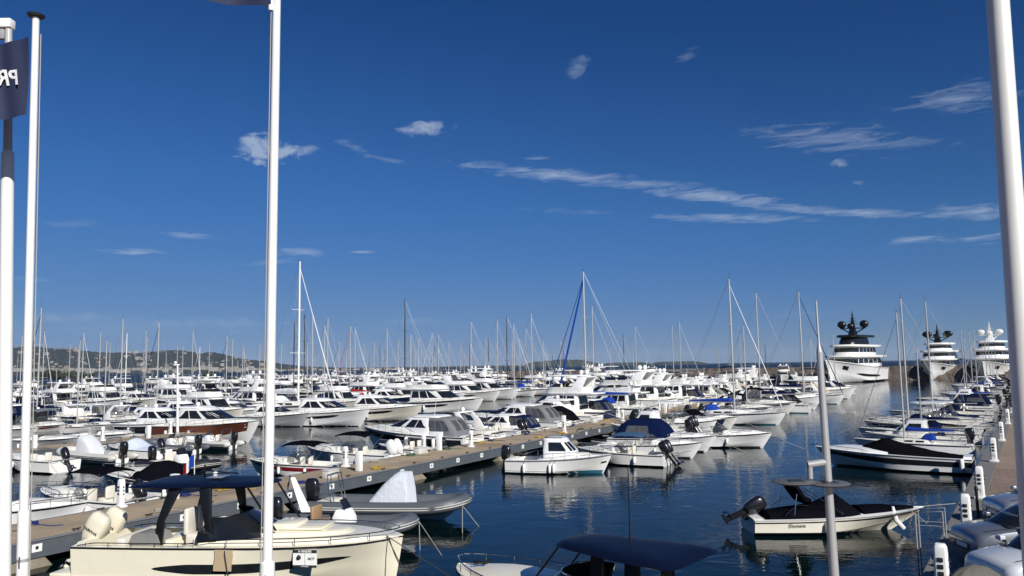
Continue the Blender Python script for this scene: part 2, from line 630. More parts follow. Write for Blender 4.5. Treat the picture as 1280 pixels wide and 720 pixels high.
class House:
    """superstructure from plan outlines stacked by height; level = (z, x_back, x_front, half_width, front_round, front_width_factor)"""

    def __init__(s, levels):
        s.lv = [tuple(l) + ((.86,) if len(l) == 5 else ()) for l in levels]

    def at(s, z):
        lv = s.lv
        if z <= lv[0][0]:
            return lv[0]
        for a, b in zip(lv, lv[1:]):
            if z <= b[0]:
                k = (z - a[0]) / (b[0] - a[0])
                return tuple(lerp(p, q, k) for p, q in zip(a, b))
        return lv[-1]

    def plan(s, u, z, off=0):
        _, xb, xf, w_, fr, tp = s.at(z)
        w_ += off
        xb -= off
        xf += off
        c = min(.3, w_ * .25)
        if u < .14:
            return Vector((xb, (w_ - c) * u / .14, z))
        if u < .2:
            a = (u - .14) / .06 * math.pi / 2
            return Vector((xb + c * (1 - math.cos(a)), w_ - c * (1 - math.sin(a)), z))
        if u < .6:
            q = (u - .2) / .4
            return Vector((lerp(xb + c, xf - fr, q), w_ * lerp(1, tp, q ** 1.6), z))
        a = (u - .6) / .4 * math.pi / 2
        return Vector((xf - fr + fr * math.sin(a), w_ * tp * max(0, math.cos(a)) ** .75, z))

    US = [0, .07, .14, .17, .2, .28, .36, .44, .52, .6, .66, .72, .78, .84, .9, .95, 1]

    def ring(s, z, off=0):
        h = [s.plan(u, z, off) for u in s.US]
        return h + [Vector((p.x, -p.y, p.z)) for p in h[-2:0:-1]]

    def shell(s, parent, m, name='cabin', crown=.08, open_=None, cap0=False, bevel=True):
        rings = []
        zs = [l[0] for l in s.lv]
        for z in zs:
            rings.append(s.ring(z))
        zt = zs[-1]
        if open_ is None:
            if crown > 0:
                rings.append([Vector((p.x, p.y, zt + crown * .35)) for p in s.ring(zt, -.05)])
                cx = sum(p.x for p in rings[0]) / len(rings[0])
                r1 = rings[-1]
                cx = (min(p.x for p in r1) + max(p.x for p in r1)) / 2
                for k, zz in ((.8, .75), (.45, .97), (.1, 1.0)):
                    rings.append([Vector((cx + (p.x - cx) * k, p.y * k, zt + crown * zz)) for p in r1])
        else:
            rings.append([Vector((p.x, p.y, zt + .02)) for p in s.ring(zt, -.03)])
            rings.append([Vector((p.x, p.y, zt)) for p in s.ring(zt, -.07)])
            rings.append([Vector((p.x, p.y, open_)) for p in s.ring(open_, -.1)])
        return MB().loft(rings, cap0=cap0, cap1=True).build(name, m, parent, 40)

    def glass(s, parent, z0, z1, segs, m=None, name='window', off=.012, screen=None, both=True):
        """segs: (u0,u1) or (u0,u1,z0a,z1a) side panes; screen: u from which the windscreen runs across the bow"""
        m = m or GLASS
        outs = []
        for sg in segs:
            u0, u1 = sg[:2]
            for sy in ((1, -1) if both else (1,)):
                rows = []
                for i in range(9):
                    u = lerp(u0, u1, i / 8)
                    k = 1
                    if len(sg) > 2 and sg[2] == 't0':      # tapering towards the back
                        k = .12 + .88 * sm(i / 8 * 1.4)
                    if len(sg) > 2 and sg[2] == 't1':      # tapering towards the front
                        k = .10 + .90 * sm((8 - i) / 8 * 1.3)
                    row = []
                    for j in range(5):
                        p = s.plan(u, lerp(z0, lerp(z0, z1, k), j / 4), off)
                        row.append(Vector((p.x, p.y * sy, p.z)))
                    rows.append(row)
                outs.append(MB().grid(rows).build(name, m, parent, 60))
        if screen is not None:
            rows = []
            for i in range(19):
                q = -1 + 2 * i / 18
                u = lerp(1, screen, abs(q))
                row = []
                for j in range(5):
                    p = s.plan(u, lerp(z0, z1, j / 4), off)
                    row.append(Vector((p.x, p.y * (1 if q > 0 else -1), p.z)))
                rows.append(row)
            outs.append(MB().grid(rows).build('windscreen', m, parent, 60))
        return outs


def outboard(parent, x, y, z, m=COWL, tilt=0, k=1.0, name='outboard', text=None):
    """hangs on a transom at (x, y, z)"""
    Mx = Matrix.Translation((x, y, z)) @ Matrix.Rotation(R(tilt), 4, 'Y') @ Matrix.Scale(k, 4)
    o = None
    rings = []
    for (zz, l0, l1, ww) in ((.06, -.38, -.04, .13), (.12, -.46, .0, .18), (.30, -.52, .03, .205), (.52, -.56, .05, .21), (.74, -.57, .04, .20), (.88, -.53, -.02, .165), (.95, -.45, -.10, .10)):
        r = []
        for i in range(16):
            a = 2 * math.pi * i / 16
            cx, cy = math.cos(a), math.sin(a)
            ex = math.copysign(abs(cx) ** .65, cx)
            ey = math.copysign(abs(cy) ** .65, cy)
            r.append(Mx @ Vector(((l0 + l1) / 2 + (l1 - l0) / 2 * ex, ww * ey, zz)))
        rings.append(r)
    o = MB().loft(rings).build(name, m, parent, 50)
    mb = MB()
    mb.loft([[Mx @ Vector((xx + dx, dy, zz)) for dx, dy in ((-.12, 0), (-.05, .07), (.1, .07), (.14, 0), (.1, -.07), (-.05, -.07))] for xx, zz in ((-.24, .15), (-.24, -.25), (-.27, -.62), (-.28, -.85))])
    mb.box(-.5, -.15, -.11, .11, -.58, -.55, Mx)
    mb.tube([Mx @ Vector((-.52, 0, -.78)), Mx @ Vector((-.1, 0, -.78))], .06, 8)
    mb.box(-.12, .1, -.12, .12, -.15, .12, Mx)
    mb.build('drive_leg', m, o, 40)
    pr = MB()
    for a in range(3):
        Mr = Mx @ Matrix.Translation((-.55, 0, -.78)) @ Matrix.Rotation(R(120 * a), 4, 'X') @ Matrix.Rotation(R(25), 4, 'Z')
        pr.box(-.01, .01, -.06, .06, .02, .18, Mr)
    pr.build('propeller', STEEL, o)
    if text:
        for sy in (-1, 1):
            T = Mx @ Matrix.Translation((-.27, sy * .212, .48)) @ Matrix.Rotation(R(90 if sy < 0 else -90), 4, 'X') @ Matrix.Rotation(0 if sy < 0 else math.pi, 4, 'Z')
            text_mesh(text, .11, BLK, o, T, bold=.003)
    return o


def cover(H, parent, m, t0, t1, prof, name='cover', inset=.0, sag=.02, seed=1):
    """fabric stretched over the deck: prof = [(q, height above sheer)], q from 0 (aft) to 1"""
    rnd = random.Random(seed)
    rows = []
    n = 26
    for i in range(n + 1):
        q = i / n
        t = lerp(t0, t1, q)
        for (a, ha), (b, hb_) in zip(prof, prof[1:]):
            if a <= q <= b:
                hh = lerp(ha, hb_, (q - a) / (b - a))
                break
        bw = H.hb(t) - inset
        z = H.sheer(t)
        x = H.X(t, z)
        row = []
        for j in range(-8, 9):
            y = j / 8
            zz = z - .06 + (hh + .06) * (1 - abs(y) ** 2.6) + sag * rnd.uniform(-1, 1) * (1 - abs(y))
            row.append(Vector((x, y * bw, zz)))
        rows.append(row)
    rows.insert(0, [Vector((p.x - .02, p.y, min(p.z, H.sheer(t0) - .08))) for p in rows[0]])
    return MB().grid(rows).build(name, m, parent, 50)


def bimini(parent, m, x0, x1, w_, z0, z1, th=.05, frame=STEEL, base=None, name='bimini', sag=.06):
    rows = []
    for i in range(9):
        q = i / 8
        rows.append([Vector((lerp(x0, x1, q), w_ * j / 4, z1 - .14 * (j / 4) ** 2 - .22 * (2 * q - 1) ** 4 * .6 - sag * abs(math.sin(q * math.pi * 3)) * .3)) for j in range(-4, 5)])
    top = [r for r in rows]
    bot = [[p - Vector((0, 0, th)) for p in r] for r in rows]
    mb = MB().grid(top).grid(bot)
    edge = rows[0] + [r[-1] for r in rows[1:-1]] + rows[-1][::-1] + [r[0] for r in rows[-2:0:-1]]
    mb.loft([edge, [p - Vector((0, 0, th)) for p in edge]], cap0=False, cap1=False)
    o = mb.build(name, m, parent, 50)
    fr = MB()
    xb = lerp(x0, x1, .45) if base is None else base
    for sy in (-1, 1):
        for xt in (x0 + .05, lerp(x0, x1, .5), x1 - .05):
            fr.tube([(xb, sy * w_, z0), (xt, sy * w_ * .98, z1 - .2)], .014, 5)
    fr.build('bimini_frame', frame, parent)
    return o


def dome(parent, x, y, z, r, m=None, name='radar_dome'):
    return MB().lathe([(r * .5, 0), (r * .55, r * .25), (r * .95, r * .45), (r, r * .9), (r * .8, r * 1.45), (r * .45, r * 1.75), (.01, r * 1.85)], 14, (x, y, z)).build(name, m or PAINTW, parent, 60)


def seat(parent, x, y, z, w_=.5, m=None, back=.55, name='seat', hd=0):
    Mx = Matrix.Translation((x, y, z)) @ Matrix.Rotation(hd, 4, 'Z')
    o = MB().box(-.25, .25, -w_ / 2, w_ / 2, 0, .42, Mx).build(name, m or SEAT, parent, 60, bevel=.06)
    MB().box(-.34, -.18, -w_ / 2 + .01, w_ / 2 - .01, .38, .42 + back, Mx).build('seat_back', m or SEAT, o, 60, bevel=.06)
    return o


def shore_lines(r, H, bow=True):
    """stern lines to the pier edge and a slack bow line down into the water"""
    zs_ = H.sheer(0)
    for sy in (-1, 1):
        a = Vector((-H.L / 2 + .25, sy * H.B * .40, zs_ + .03))
        b = Vector((-H.L / 2 - 1.25, sy * H.B * .52, .93))
        MB().tube([a, a.lerp(b, .5) - Vector((0, 0, .12)), b], .014, 4).build('mooring_line', ROPED, r)
    if bow:
        a = Vector((H.L / 2 - .35, 0, H.sheer(1) + .02))
        b = Vector((H.L / 2 + 2.6, .25, -.2))
        MB().tube([a, a.lerp(b, .5) - Vector((0, 0, .10)), b], .014, 4).build('mooring_line', ROPE, r)
    MB().tube([(-H.L / 2 + .6, H.B * .2, zs_), (-H.L / 2 - .9, H.B * .12, .97)], .035, 5).build('boarding_plank', PAINTG, r)


# ------------------------------------------------------------------ boat kinds (each returns its root Empty, bow along +X, z = 0 at the waterline)
def windscreen_open(parent, x, z, w_, h=.45, rk=.45, m=None, ln=.9):
    Hs = House([(z, x - ln * 1.5, x + .1, w_, ln, .92), (z + h, x - ln * 1.5 - .1, x - rk, w_ * .86, ln * .8, .92)])
    rows = []
    for i in range(25):
        q = -1 + 2 * i / 24
        u = lerp(1, .42, abs(q))
        k = 1 - .35 * max(0, abs(q) - .7) / .3
        rows.append([(lambda p: Vector((p.x, p.y * (1 if q > 0 else -1), p.z)))(Hs.plan(u, lerp(z, lerp(z, z + h, k), j / 3))) for j in range(4)])
    o = MB().grid(rows).build('windscreen', m or GLASS, parent, 60)
    MB().tube([r[-1] for r in rows], .015, 5).build('windscreen_frame', STEEL, o)
    return o


def make_day_boat(L=6.2, hm=WHITE, style='bimini', cloth=FNAVY, eng=1, band=None, stripe=None, engm=COWL, cabin=True, tilt=35):
    r = empty('day_boat')
    B = L * .375
    H = Hull(L, B, L * .115, L * .155, rake=L * .13, draft=.3, transom=.9)
    H.build(r, hm, ANTIK if stripe is None else stripe)
    H.rub(r, BLACK if hm in (WHITE, OFFW) else STEEL, .025)
    H.deck(r, DECK, cock=(.06, .56), floor=.22, raise_=.22 if cabin else .05)
    if band:
        H.band(.0, .93, .45, .8, 'hull_stripe', band, r)
    zd = H.sheer(.5)
    if style != 'cover':
        if cabin:
            hs = House([(zd, L * .0, L * .30, B * .36, L * .2, .8), (zd + .30, L * .02, L * .24, B * .31, L * .16, .8)])
            hs.shell(r, DECK, 'cuddy', .06)
        windscreen_open(r, L * .09, zd + .12, B * .38, .5, .5, CLEAR if style != 'dark' else GLASS, ln=L * .14)
        seat(r, -L * .08, B * .2, .25)
        seat(r, -L * .08, -B * .2, .25)
        MB().box(-L * .40, -L * .31, -B * .32, B * .32, .25, .62).build('bench', SEAT, r, 60, bevel=.05)
    if style == 'cover':
        cover(H, r, cloth, .05, .86, [(0, .06), (.3, .2), (.5, .75), (.56, .80), (.68, .28), (1, .05)])
    if style == 'bimini':
        bimini(r, cloth, -L * .28, L * .06, B * .40, zd, zd + 1.35)
    if style == 'tent':
        hs = House([(zd + .03, -L * .44, L * .13, B * .43, L * .12, .95), (zd + .95, -L * .38, L * .05, B * .37, L * .08, .95), (zd + 1.3, -L * .30, -L * .02, B * .30, L * .05, .95)])
        hs.shell(r, cloth, 'canopy', .08)
        hs.glass(r, zd + .35, zd + .9, [(.26, .5)], VINYL, 'canopy_window')
    if style == 'hardtop':
        hs = House([(zd + 1.45, -L * .22, L * .10, B * .36, L * .08, .9), (zd + 1.53, -L * .22, L * .10, B * .36, L * .08, .9)])
        hs.shell(r, WHITE, 'hardtop', .05, cap0=True)
        mb = MB()
        for sy in (-1, 1):
            mb.tube([(-L * .14, sy * B * .36, zd), (-L * .1, sy * B * .33, zd + 1.45)], .03, 6)
            mb.tube([(L * .05, sy * B * .34, zd + .3), (L * .02, sy * B * .31, zd + 1.45)], .025, 6)
        mb.build('hardtop_frame', STEEL, r)
    H.rail(r, STEEL, .55, .985, .32, 4)
    if eng == 1:
        outboard(r, -L / 2 - .02, 0, L * .115 - .1, engm, tilt, 1.0)
    elif eng == 2:
        outboard(r, -L / 2 - .02, .35, L * .115 - .1, engm, tilt, 1.05)
        outboard(r, -L / 2 - .02, -.35, L * .115 - .1, engm, tilt, 1.05)
    H.fenders(r, FENDW, (.3, .6), -1, .45, r=.09)
    H.fenders(r, FENDW, (.3, .6), 1, .45, r=.09)
    shore_lines(r, H)
    return r, H


def make_rib(L=6.5, tm=RUBGREY, style='cover', arch=True, engm=COWL, cloth=FWHITE, tilt=0, tube_r=.27):
    r = empty('inflatable_boat')
    B = L * .36
    H = Hull(L * .93, B * .62, .42, .62, rake=1.1, draft=.28, transom=.95, full=2.6)
    H.build(r, WHITE)
    zt = .52
    pts, rr = [], []
    n = 15
    side = []
    for i in range(n):
        q = i / (n - 1)
        x = lerp(-L / 2, L * .28, q)
        side.append((x, B / 2 - tube_r, zt + .10 * q * q))
    arc = []
    for i in range(1, 12):
        a = math.pi * i / 12
        yy = math.cos(a)
        arc.append((L * .28 + (L * .22 - tube_r * .4) * math.sin(a) ** .8, (B / 2 - tube_r) * math.copysign(abs(yy) ** .8, yy), zt + .10 + .2 * math.sin(a)))
    path = side + arc + [(x, -y, z) for x, y, z in side[::-1]]
    rr = [tube_r] * len(path)
    path = [(-L / 2 - .45, B / 2 - tube_r, zt + .05), (-L / 2 - .2, B / 2 - tube_r, zt + .02)] + path + [(-L / 2 - .2, -B / 2 + tube_r, zt + .02), (-L / 2 - .45, -B / 2 + tube_r, zt + .05)]
    rr = [.05, tube_r * .8] + rr + [tube_r * .8, .05]
    t = MB().tube(path, rr, 14).build('inflatable_tube', tm, r, 60)
    # rubbing strips
    st = MB()
    for dz in (-.04, .05):
        st.tube([(x + (tube_r + .0) * (0 if i < n + 2 or i > len(path) - n - 3 else .92), y * 1.0 + math.copysign(tube_r * (1 if (i < n + 2 or i > len(path) - n - 3) else abs(y) / (B / 2)), y) if abs(y) > .01 else 0, z + dz) for i, (x, y, z) in enumerate(path[2:-2], 2)], .022, 5)
    st.build('rubbing_strip', RUBLIGHT if tm != RUBLIGHT else RUBGREY, t)
    MB().box(-L * .46, L * .3, -B * .27, B * .27, .3, .36).build('deck', DECK, r)
    MB().box(L * .22, L * .42, -B * .17, B * .17, .36, .66).build('bow_step', WHITE, r, bevel=.05)
    if style == 'cover':
        pr = [(-.95, .55), (-.75, .95), (-.25, 1.5), (.15, 1.88), (.45, 2.0), (.78, 2.0), (.86, 1.5), (.92, .55)]
        rows = []
        rnd = random.Random(3)
        for x, z in pr:
            rows.append([Vector((x + L * .03, .62 * math.sin(a), .5 + (z - .5) * max(0, math.cos(a)) ** .22 + rnd.uniform(-.05, .05))) for a in [R(-90 + 15 * k) for k in range(13)]])
        MB().grid(rows).build('console_cover', cloth, r, 50)
    else:
        c = MB()
        c.loft([[Vector((x_, y_, z_)) for x_, y_ in ((a0, -.38), (a1, -.3), (a1, .3), (a0, .38))] for z_, a0, a1 in ((.36, -.3, .55), (.95, -.3, .45), (1.25, -.15, .25))])
        co = c.build('console', WHITE, r, 30, bevel=.05)
        MB().grid([[Vector((.22 - .25 * j, .33 * i / 3 * (1 - .15 * j), 1.22 + .4 * j)) for j in (0, 1)] for i in range(-3, 4)]).build('windscreen', GLASS, co)
        MB().tube([(-.32 + .1 * math.cos(a), .2 * math.sin(a), 1.05 + .17 * math.cos(a)) for a in [2 * math.pi * k / 12 for k in range(12)]], .018, 5, close=True).build('steering_wheel', BLACK, co)
        seat(r, -.95, 0, .36, .8, SEAT if style != 'tan' else TEAK)
    if style != 'bare':
        MB().box(-L * .44, -L * .34, -B * .26, B * .26, .36, .72).build('bench', SEAT if style != 'tan' else FTAN, r, bevel=.07)
    if arch:
        mb = MB()
        xa = -L * .36
        for dx in (0, .16):
            mb.tube([(xa + .2 + dx, -.58, .5), (xa + dx, -.56, 1.4), (xa - .05 + dx, -.48, 1.85), (xa - .05 + dx, .48, 1.85), (xa + dx, .56, 1.4), (xa + .2 + dx, .58, .5)], .022, 6)
        for z_ in (1.0, 1.4, 1.84):
            for sy in (-1, 1):
                mb.tube([(xa, sy * .55, z_), (xa + .16, sy * .55, z_)], .015, 5)
        mb.build('roll_bar', STEEL, r)
    outboard(r, -L * .465 - .02, 0, .62, engm, tilt, 1.05)
    return r, H


def make_sport(L=12, hm=WHITE, band=None, canopy=None, hullwin=True, hard=True):
    r = empty('sport_cruiser')
    B = L * .31
    zs, zb = L * .1, L * .15
    H = Hull(L, B, zs, zb, rake=L * .13, draft=.5, transom=.92, full=2.5)
    H.build(r, hm, ANTIK)
    H.rub(r, STEEL, .03)
    H.deck(r, DECK, cock=(.05, .30), floor=zs * .6, g=.35, camber=.1, raise_=.28)
    if band:
        H.band(.02, .94, .22 if band is GLASS else .12, .80 if band is GLASS else .95, 'hull_band', band, r)
    if hullwin:
        H.band(.42, .76, .55, .76, 'hull_window', GLASS, r, off=.014, taper=True)
    z0 = zs + .05
    h = L * .125
    hs = House([(z0, -L * .22, L * .33, B * .42, L * .24, .72), (z0 + h * .42, -L * .22, L * .24, B * .40, L * .2, .76), (z0 + h * .9, -L * .20, L * .06, B * .34, L * .09, .86), (z0 + h, -L * .19, L * .03, B * .31, L * .08, .88)])
    hs.shell(r, WHITE, 'cabin', .12)
    hs.glass(r, z0 + h * .44, z0 + h * .88, [(.24, .415, 't0'), (.43, .60, 't0' if False else 'x')], screen=.66)
    roof = House([(z0 + h + .02, -L * .26, L * .02, B * .33, L * .08, .88), (z0 + h + .10, -L * .25, L * .0, B * .31, L * .07, .88)])
    roof.shell(r, WHITE, 'hardtop', .1, cap0=True)
    mb = MB()
    for sy in (-1, 1):
        mb.box(-L * .32, -L * .20, sy * B * .40 - .05, sy * B * .40 + .05, zs, zs + .35)
    mb.build('coaming', WHITE, r, bevel=.04)
    for x in (-L * .30,):
        MB().box(x - .35, x + .25, -B * .3, B * .3, zs * .6, zs + .25).build('cockpit_seat', SEAT, r, bevel=.06)
    MB().box(-L * .5 - .9, -L * .5 - .01, -B * .38, B * .38, .28, .38).build('swim_platform', TEAK, r, bevel=.02)
    if canopy:
        cs = House([(zs + .05, -L * .43, -L * .17, B * .41, .2, .98), (z0 + h * .55, -L * .39, -L * .17, B * .39, .2, .98), (z0 + h * .93, -L * .34, -L * .17, B * .36, .2, .97), (z0 + h * 1.0, -L * .32, -L * .17, B * .32, .2, .97)])
        cs.shell(r, canopy, 'cockpit_tent', .04)
        cs.glass(r, zs + .40, z0 + h * .86, [(.215, .32), (.34, .45), (.47, .585)], VINYL, 'canopy_window')
        cs.glass(r, zs + .40, z0 + h * .86, [(.02, .12)], VINYL, 'canopy_door')
    else:
        dome(r, -L * .12, 0, z0 + h + .16, .22)
    H.rail(r, STEEL, .42, .99, .5, 7)
    H.fenders(r, FENDW, (.25, .5), -1, .7, r=.13)
    H.fenders(r, FENDW, (.25, .5), 1, .7, r=.13)
    MB().tube([(-L * .2, B * .2, z0 + h), (-L * .23, B * .2, z0 + h + 1.8)], .015, 5).build('antenna', MASTW, r)
    shore_lines(r, H)
    return r, H


def make_fly(L=15, hm=WHITE, hard=True, cloth=None, band=None, big=False, ah=1.75, dark=False):
    r = empty('flybridge_yacht')
    B = L * .30
    zs, zb = L * .095, L * .145
    H = Hull(L, B, zs, zb, rake=L * .12, draft=.6, transom=.93, full=2.5)
    H.build(r, hm, ANTIK)
    H.rub(r, STEEL, .035)
    H.deck(r, DECK, cock=(.04, .22), floor=zs * .7, g=.3, camber=.12, raise_=.3)
    H.band(.30, .70, .5, .72, 'hull_window', GLASS, r, off=.014, taper=True)
    if band:
        H.band(.0, .93, .84, .95, 'hull_stripe', band, r)
    z0 = zs
    h = 1.95
    hs = House([(z0, -L * .26, L * .30, B * .43, L * .2, .78), (z0 + .75, -L * .26, L * .22, B * .42, L * .16, .82), (z0 + h - .12, -L * .25, L * .10, B * .38, L * .1, .88), (z0 + h, -L * .25, L * .09, B * .38, L * .1, .88)])
    hs.shell(r, WHITE, 'saloon', .03)
    hs.glass(r, z0 + .78, z0 + h - .16, [(.215, .33), (.345, .46), (.475, .60, 't1')], screen=.68)
    hs.glass(r, z0 + .15, z0 + h - .2, [(.0, .12)], name='patio_door')
    sl_ = House([(z0 + h + .01, -L * .42, L * .10, B * .42, L * .1, .9), (z0 + h + .16, -L * .42, L * .11, B * .43, L * .1, .9)])
    sl_.shell(r, WHITE, 'flybridge_deck', .02, cap0=True)
    zf = z0 + h + .17
    fb = House([(zf, -L * .30, L * .095, B * .40, L * .12, .88), (zf + .62, -L * .31, L * .05, B * .40, L * .1, .9)])
    fb.shell(r, WHITE, 'flybridge', open_=zf + .05)
    fw = House([(zf + .62, -L * .2, L * .055, B * .37, L * .1, .9), (zf + 1.0, -L * .2, L * .0, B * .34, L * .09, .9)])
    rows = []
    for i in range(17):
        q = -1 + 2 * i / 16
        rows.append([(lambda p: Vector((p.x, p.y * (1 if q > 0 else -1), p.z)))(fw.plan(lerp(1, .55, abs(q)), zf + .62 + .36 * j / 2)) for j in range(3)])
    MB().grid(rows).build('flybridge_windscreen', GLASS, r, 60)
    seat(r, -L * .06, B * .18, zf + .06, .6)
    MB().box(-L * .28, -L * .2, -B * .3, B * .3, zf + .06, zf + .55).build('sunpad', SEAT, r, bevel=.08)
    # swept radar arch
    ar = MB()
    for sy in (-1, 1):
        ar.loft([[Vector((x0, y0, z_)), Vector((x1, y0, z_)), Vector((x1, y1, z_)), Vector((x0, y1, z_))] for z_, x0, x1, y0, y1 in ((zf, -L * .30, -L * .14, sy * B * .40, sy * B * .37), (zf + ah * .5, -L * .31, -L * .22, sy * B * .39, sy * B * .36), (zf + ah, -L * .34, -L * .26, sy * B * .35, sy * B * .32))])
    ar.box(-L * .345, -L * .25, -B * .35, B * .35, zf + ah - .05, zf + ah + .09)
    ar.build('radar_arch', WHITE, r, 40, bevel=.02)
    ztop = zf + ah + .1
    if hard:
        ht = House([(zf + 1.87, -L * .30, L * .04, B * .37, L * .08, .9), (zf + 1.97, -L * .30, L * .03, B * .36, L * .08, .9)])
        ht.shell(r, WHITE, 'hardtop', .08, cap0=True)
        mb = MB()
        for sy in (-1, 1):
            mb.tube([(L * .01, sy * B * .33, zf + .62), (-L * .03, sy * B * .31, zf + 1.87)], .04, 6)
        mb.build('hardtop_posts', STEEL, r)
        ztop = zf + 2.05
    elif cloth:
        bimini(r, cloth, -L * .22, L * .02, B * .36, zf + .62, zf + 2.1)
    for sy in (-1, 1):
        dome(r, -L * .27, sy * B * .2, ztop, .27 if not big else .34)
    MB().tube([(-L * .3, 0, ztop), (-L * .31, 0, ztop + 1.3)], .025, 6).build('antenna', MASTW, r)
    H.rail(r, STEEL, .32, .99, .6, 9)
    MB().box(-L * .5 - 1.0, -L * .5 - .01, -B * .40, B * .40, .3, .42).build('swim_platform', TEAK, r, bevel=.02)
    H.fenders(r, FENDW, (.2, .45), -1, .8, r=.15)
    H.fenders(r, FENDW, (.2, .45), 1, .8, r=.15)
    shore_lines(r, H)
    return r, H


def make_sail(hm=WHITE, mastm=ALU, furl=FWHITE, boomc=FNAVY, L=11.5, mast=15.0, wheel=True, awning=None, k_spr=2, double=False, slack=False):
    r = empty('sailing_yacht')
    B = L * .29
    H = Hull(L, B, L * .085, L * .11, rake=L * .09, draft=.4, transom=.78, full=2.0, flare=.8, chine=-.05, maxt=.45, fine=.95)
    H.build(r, hm, ANTIB if hm == WHITE else ANTIK)
    H.rub(r, TEAK if hm != WHITE else BLACK, .02)
    H.deck(r, DECK, cock=(.06, .32), floor=.45, g=.35, camber=.06)
    H.band(.03, .95, .86, .93, 'cove_stripe', FNAVY if hm == WHITE else WHITE, r)
    zd = H.sheer(.5)
    hs = House([(zd - .02, -L * .16, L * .22, B * .30, L * .12, .75), (zd + .34, -L * .15, L * .15, B * .25, L * .09, .8)])
    hs.shell(r, DECK, 'coachroof', .08)
    hs.glass(r, zd + .08, zd + .26, [(.25, .38), (.42, .55)])
    xm = L * .06
    m_ = MB().tube([(xm, 0, zd + .3), (xm, 0, mast * .7), (xm, 0, mast)], [.10, .095, .07], 8).build('mast', mastm, r, 60)
    for i in range(k_spr):
        sp = MB()
        z = zd + (mast - zd) * (.36 + .3 * i if k_spr == 2 else .5)
        w_ = B * (.32 - .06 * i)
        sp.tube([(xm - .15, -w_, z), (xm, 0, z), (xm - .15, w_, z)], .025, 5)
        sp.build('spreader', mastm, m_)
    MB().tube([(xm, 0, mast), (xm, 0, mast + .75)], .012, 4).tube([(xm - .25, 0, mast + .08), (xm + .25, 0, mast + .12)], .012, 4).build('wind_vane', BLK, m_)
    rg = MB()
    for sy in (-1, 1):
        rg.tube([(xm - .1, sy * B * .44, zd), (xm - .12, sy * B * .29, zd + (mast - zd) * .40), (xm, 0, mast * .97)], .014, 4)
        rg.tube([(xm + .2, sy * B * .42, zd), (xm, 0, zd + (mast - zd) * .42)], .012, 4)
        rg.tube([(-L * .48, sy * B * .3, H.sheer(0)), (xm, 0, mast)], .012, 4)
    rg.build('rigging', WIRE, r)
    ft = (xm + .05, 0, mast * .95)
    fbm = (L * .475, 0, H.sheer(1) + .15)
    if furl:
        q = Vector(ft) * .04 + Vector(fbm) * .96
        MB().tube([fbm, q, ft], [.03, .055, .03], 8).build('furled_jib', furl, r, 60)
        if double:
            MB().tube([(L * .36, 0, H.sheer(.9) + .1), (xm + .05, 0, mast * .93)], [.13, .09], 8).build('furled_jib', furl, r, 60)
    else:
        MB().tube([fbm, ft], .015, 4).build('forestay', WIRE, r)
    zb_ = zd + 1.15
    b = MB().tube([(xm - .1, 0, zb_), (-L * .36, 0, zb_ + .05)], .07, 8).build('boom', mastm, r)
    if awning:
        rows = []
        rnd = random.Random(5)
        for i in range(25):
            q = i / 24
            x = lerp(xm + 4.3, -L * .36, q)
            wv = .10 * math.sin(i * 2.1) + rnd.uniform(-.04, .04)
            zt_ = zb_ + 1.0 + .6 * max(0, 1 - abs(x - xm) / .9) - .10 * math.sin(q * 6)
            rows.append([Vector((x, y + (wv if abs(y) > .3 else 0), z)) for y, z in ((-1.55, zb_ - .75), (-1.35, zb_ - .1 + wv * .5), (-.7, zt_ - .45), (0, zt_), (.7, zt_ - .45), (1.35, zb_ - .1), (1.55, zb_ - .75))])
        MB().grid(rows).build('awning', awning, r, 70)
    elif boomc:
        rings = []
        for q, rr in ((0, .06), (.04, .26), (.12, .24), (.5, .17), (.95, .11), (1, .05)):
            x = lerp(xm - .12, -L * .35, q)
            rings.append([Vector((x, rr * .55 * math.cos(a), zb_ + .10 + rr * .5 + rr * math.sin(a))) for a in [2 * math.pi * k / 10 for k in range(10)]])
        MB().loft(rings).build('sail_cover', boomc, b, 60)
    H.rail(r, STEEL, .02, .99, .55, 8, r=.012, mid=True)
    if wheel:
        MB().tube([(-L * .33, .4 * math.cos(a), zd + .45 + .4 * math.sin(a)) for a in [2 * math.pi * k / 16 for k in range(16)]], .018, 5, close=True).build('steering_wheel', STEEL, r)
    sh = House([(zd + .34, -L * .20, -L * .07, B * .26, .3, .9), (zd + .85, -L * .19, -L * .11, B * .22, .3, .9)])
    sh.shell(r, boomc if boomc and not awning else FGREY, 'sprayhood', .08)
    shore_lines(r, H)
    return r, H


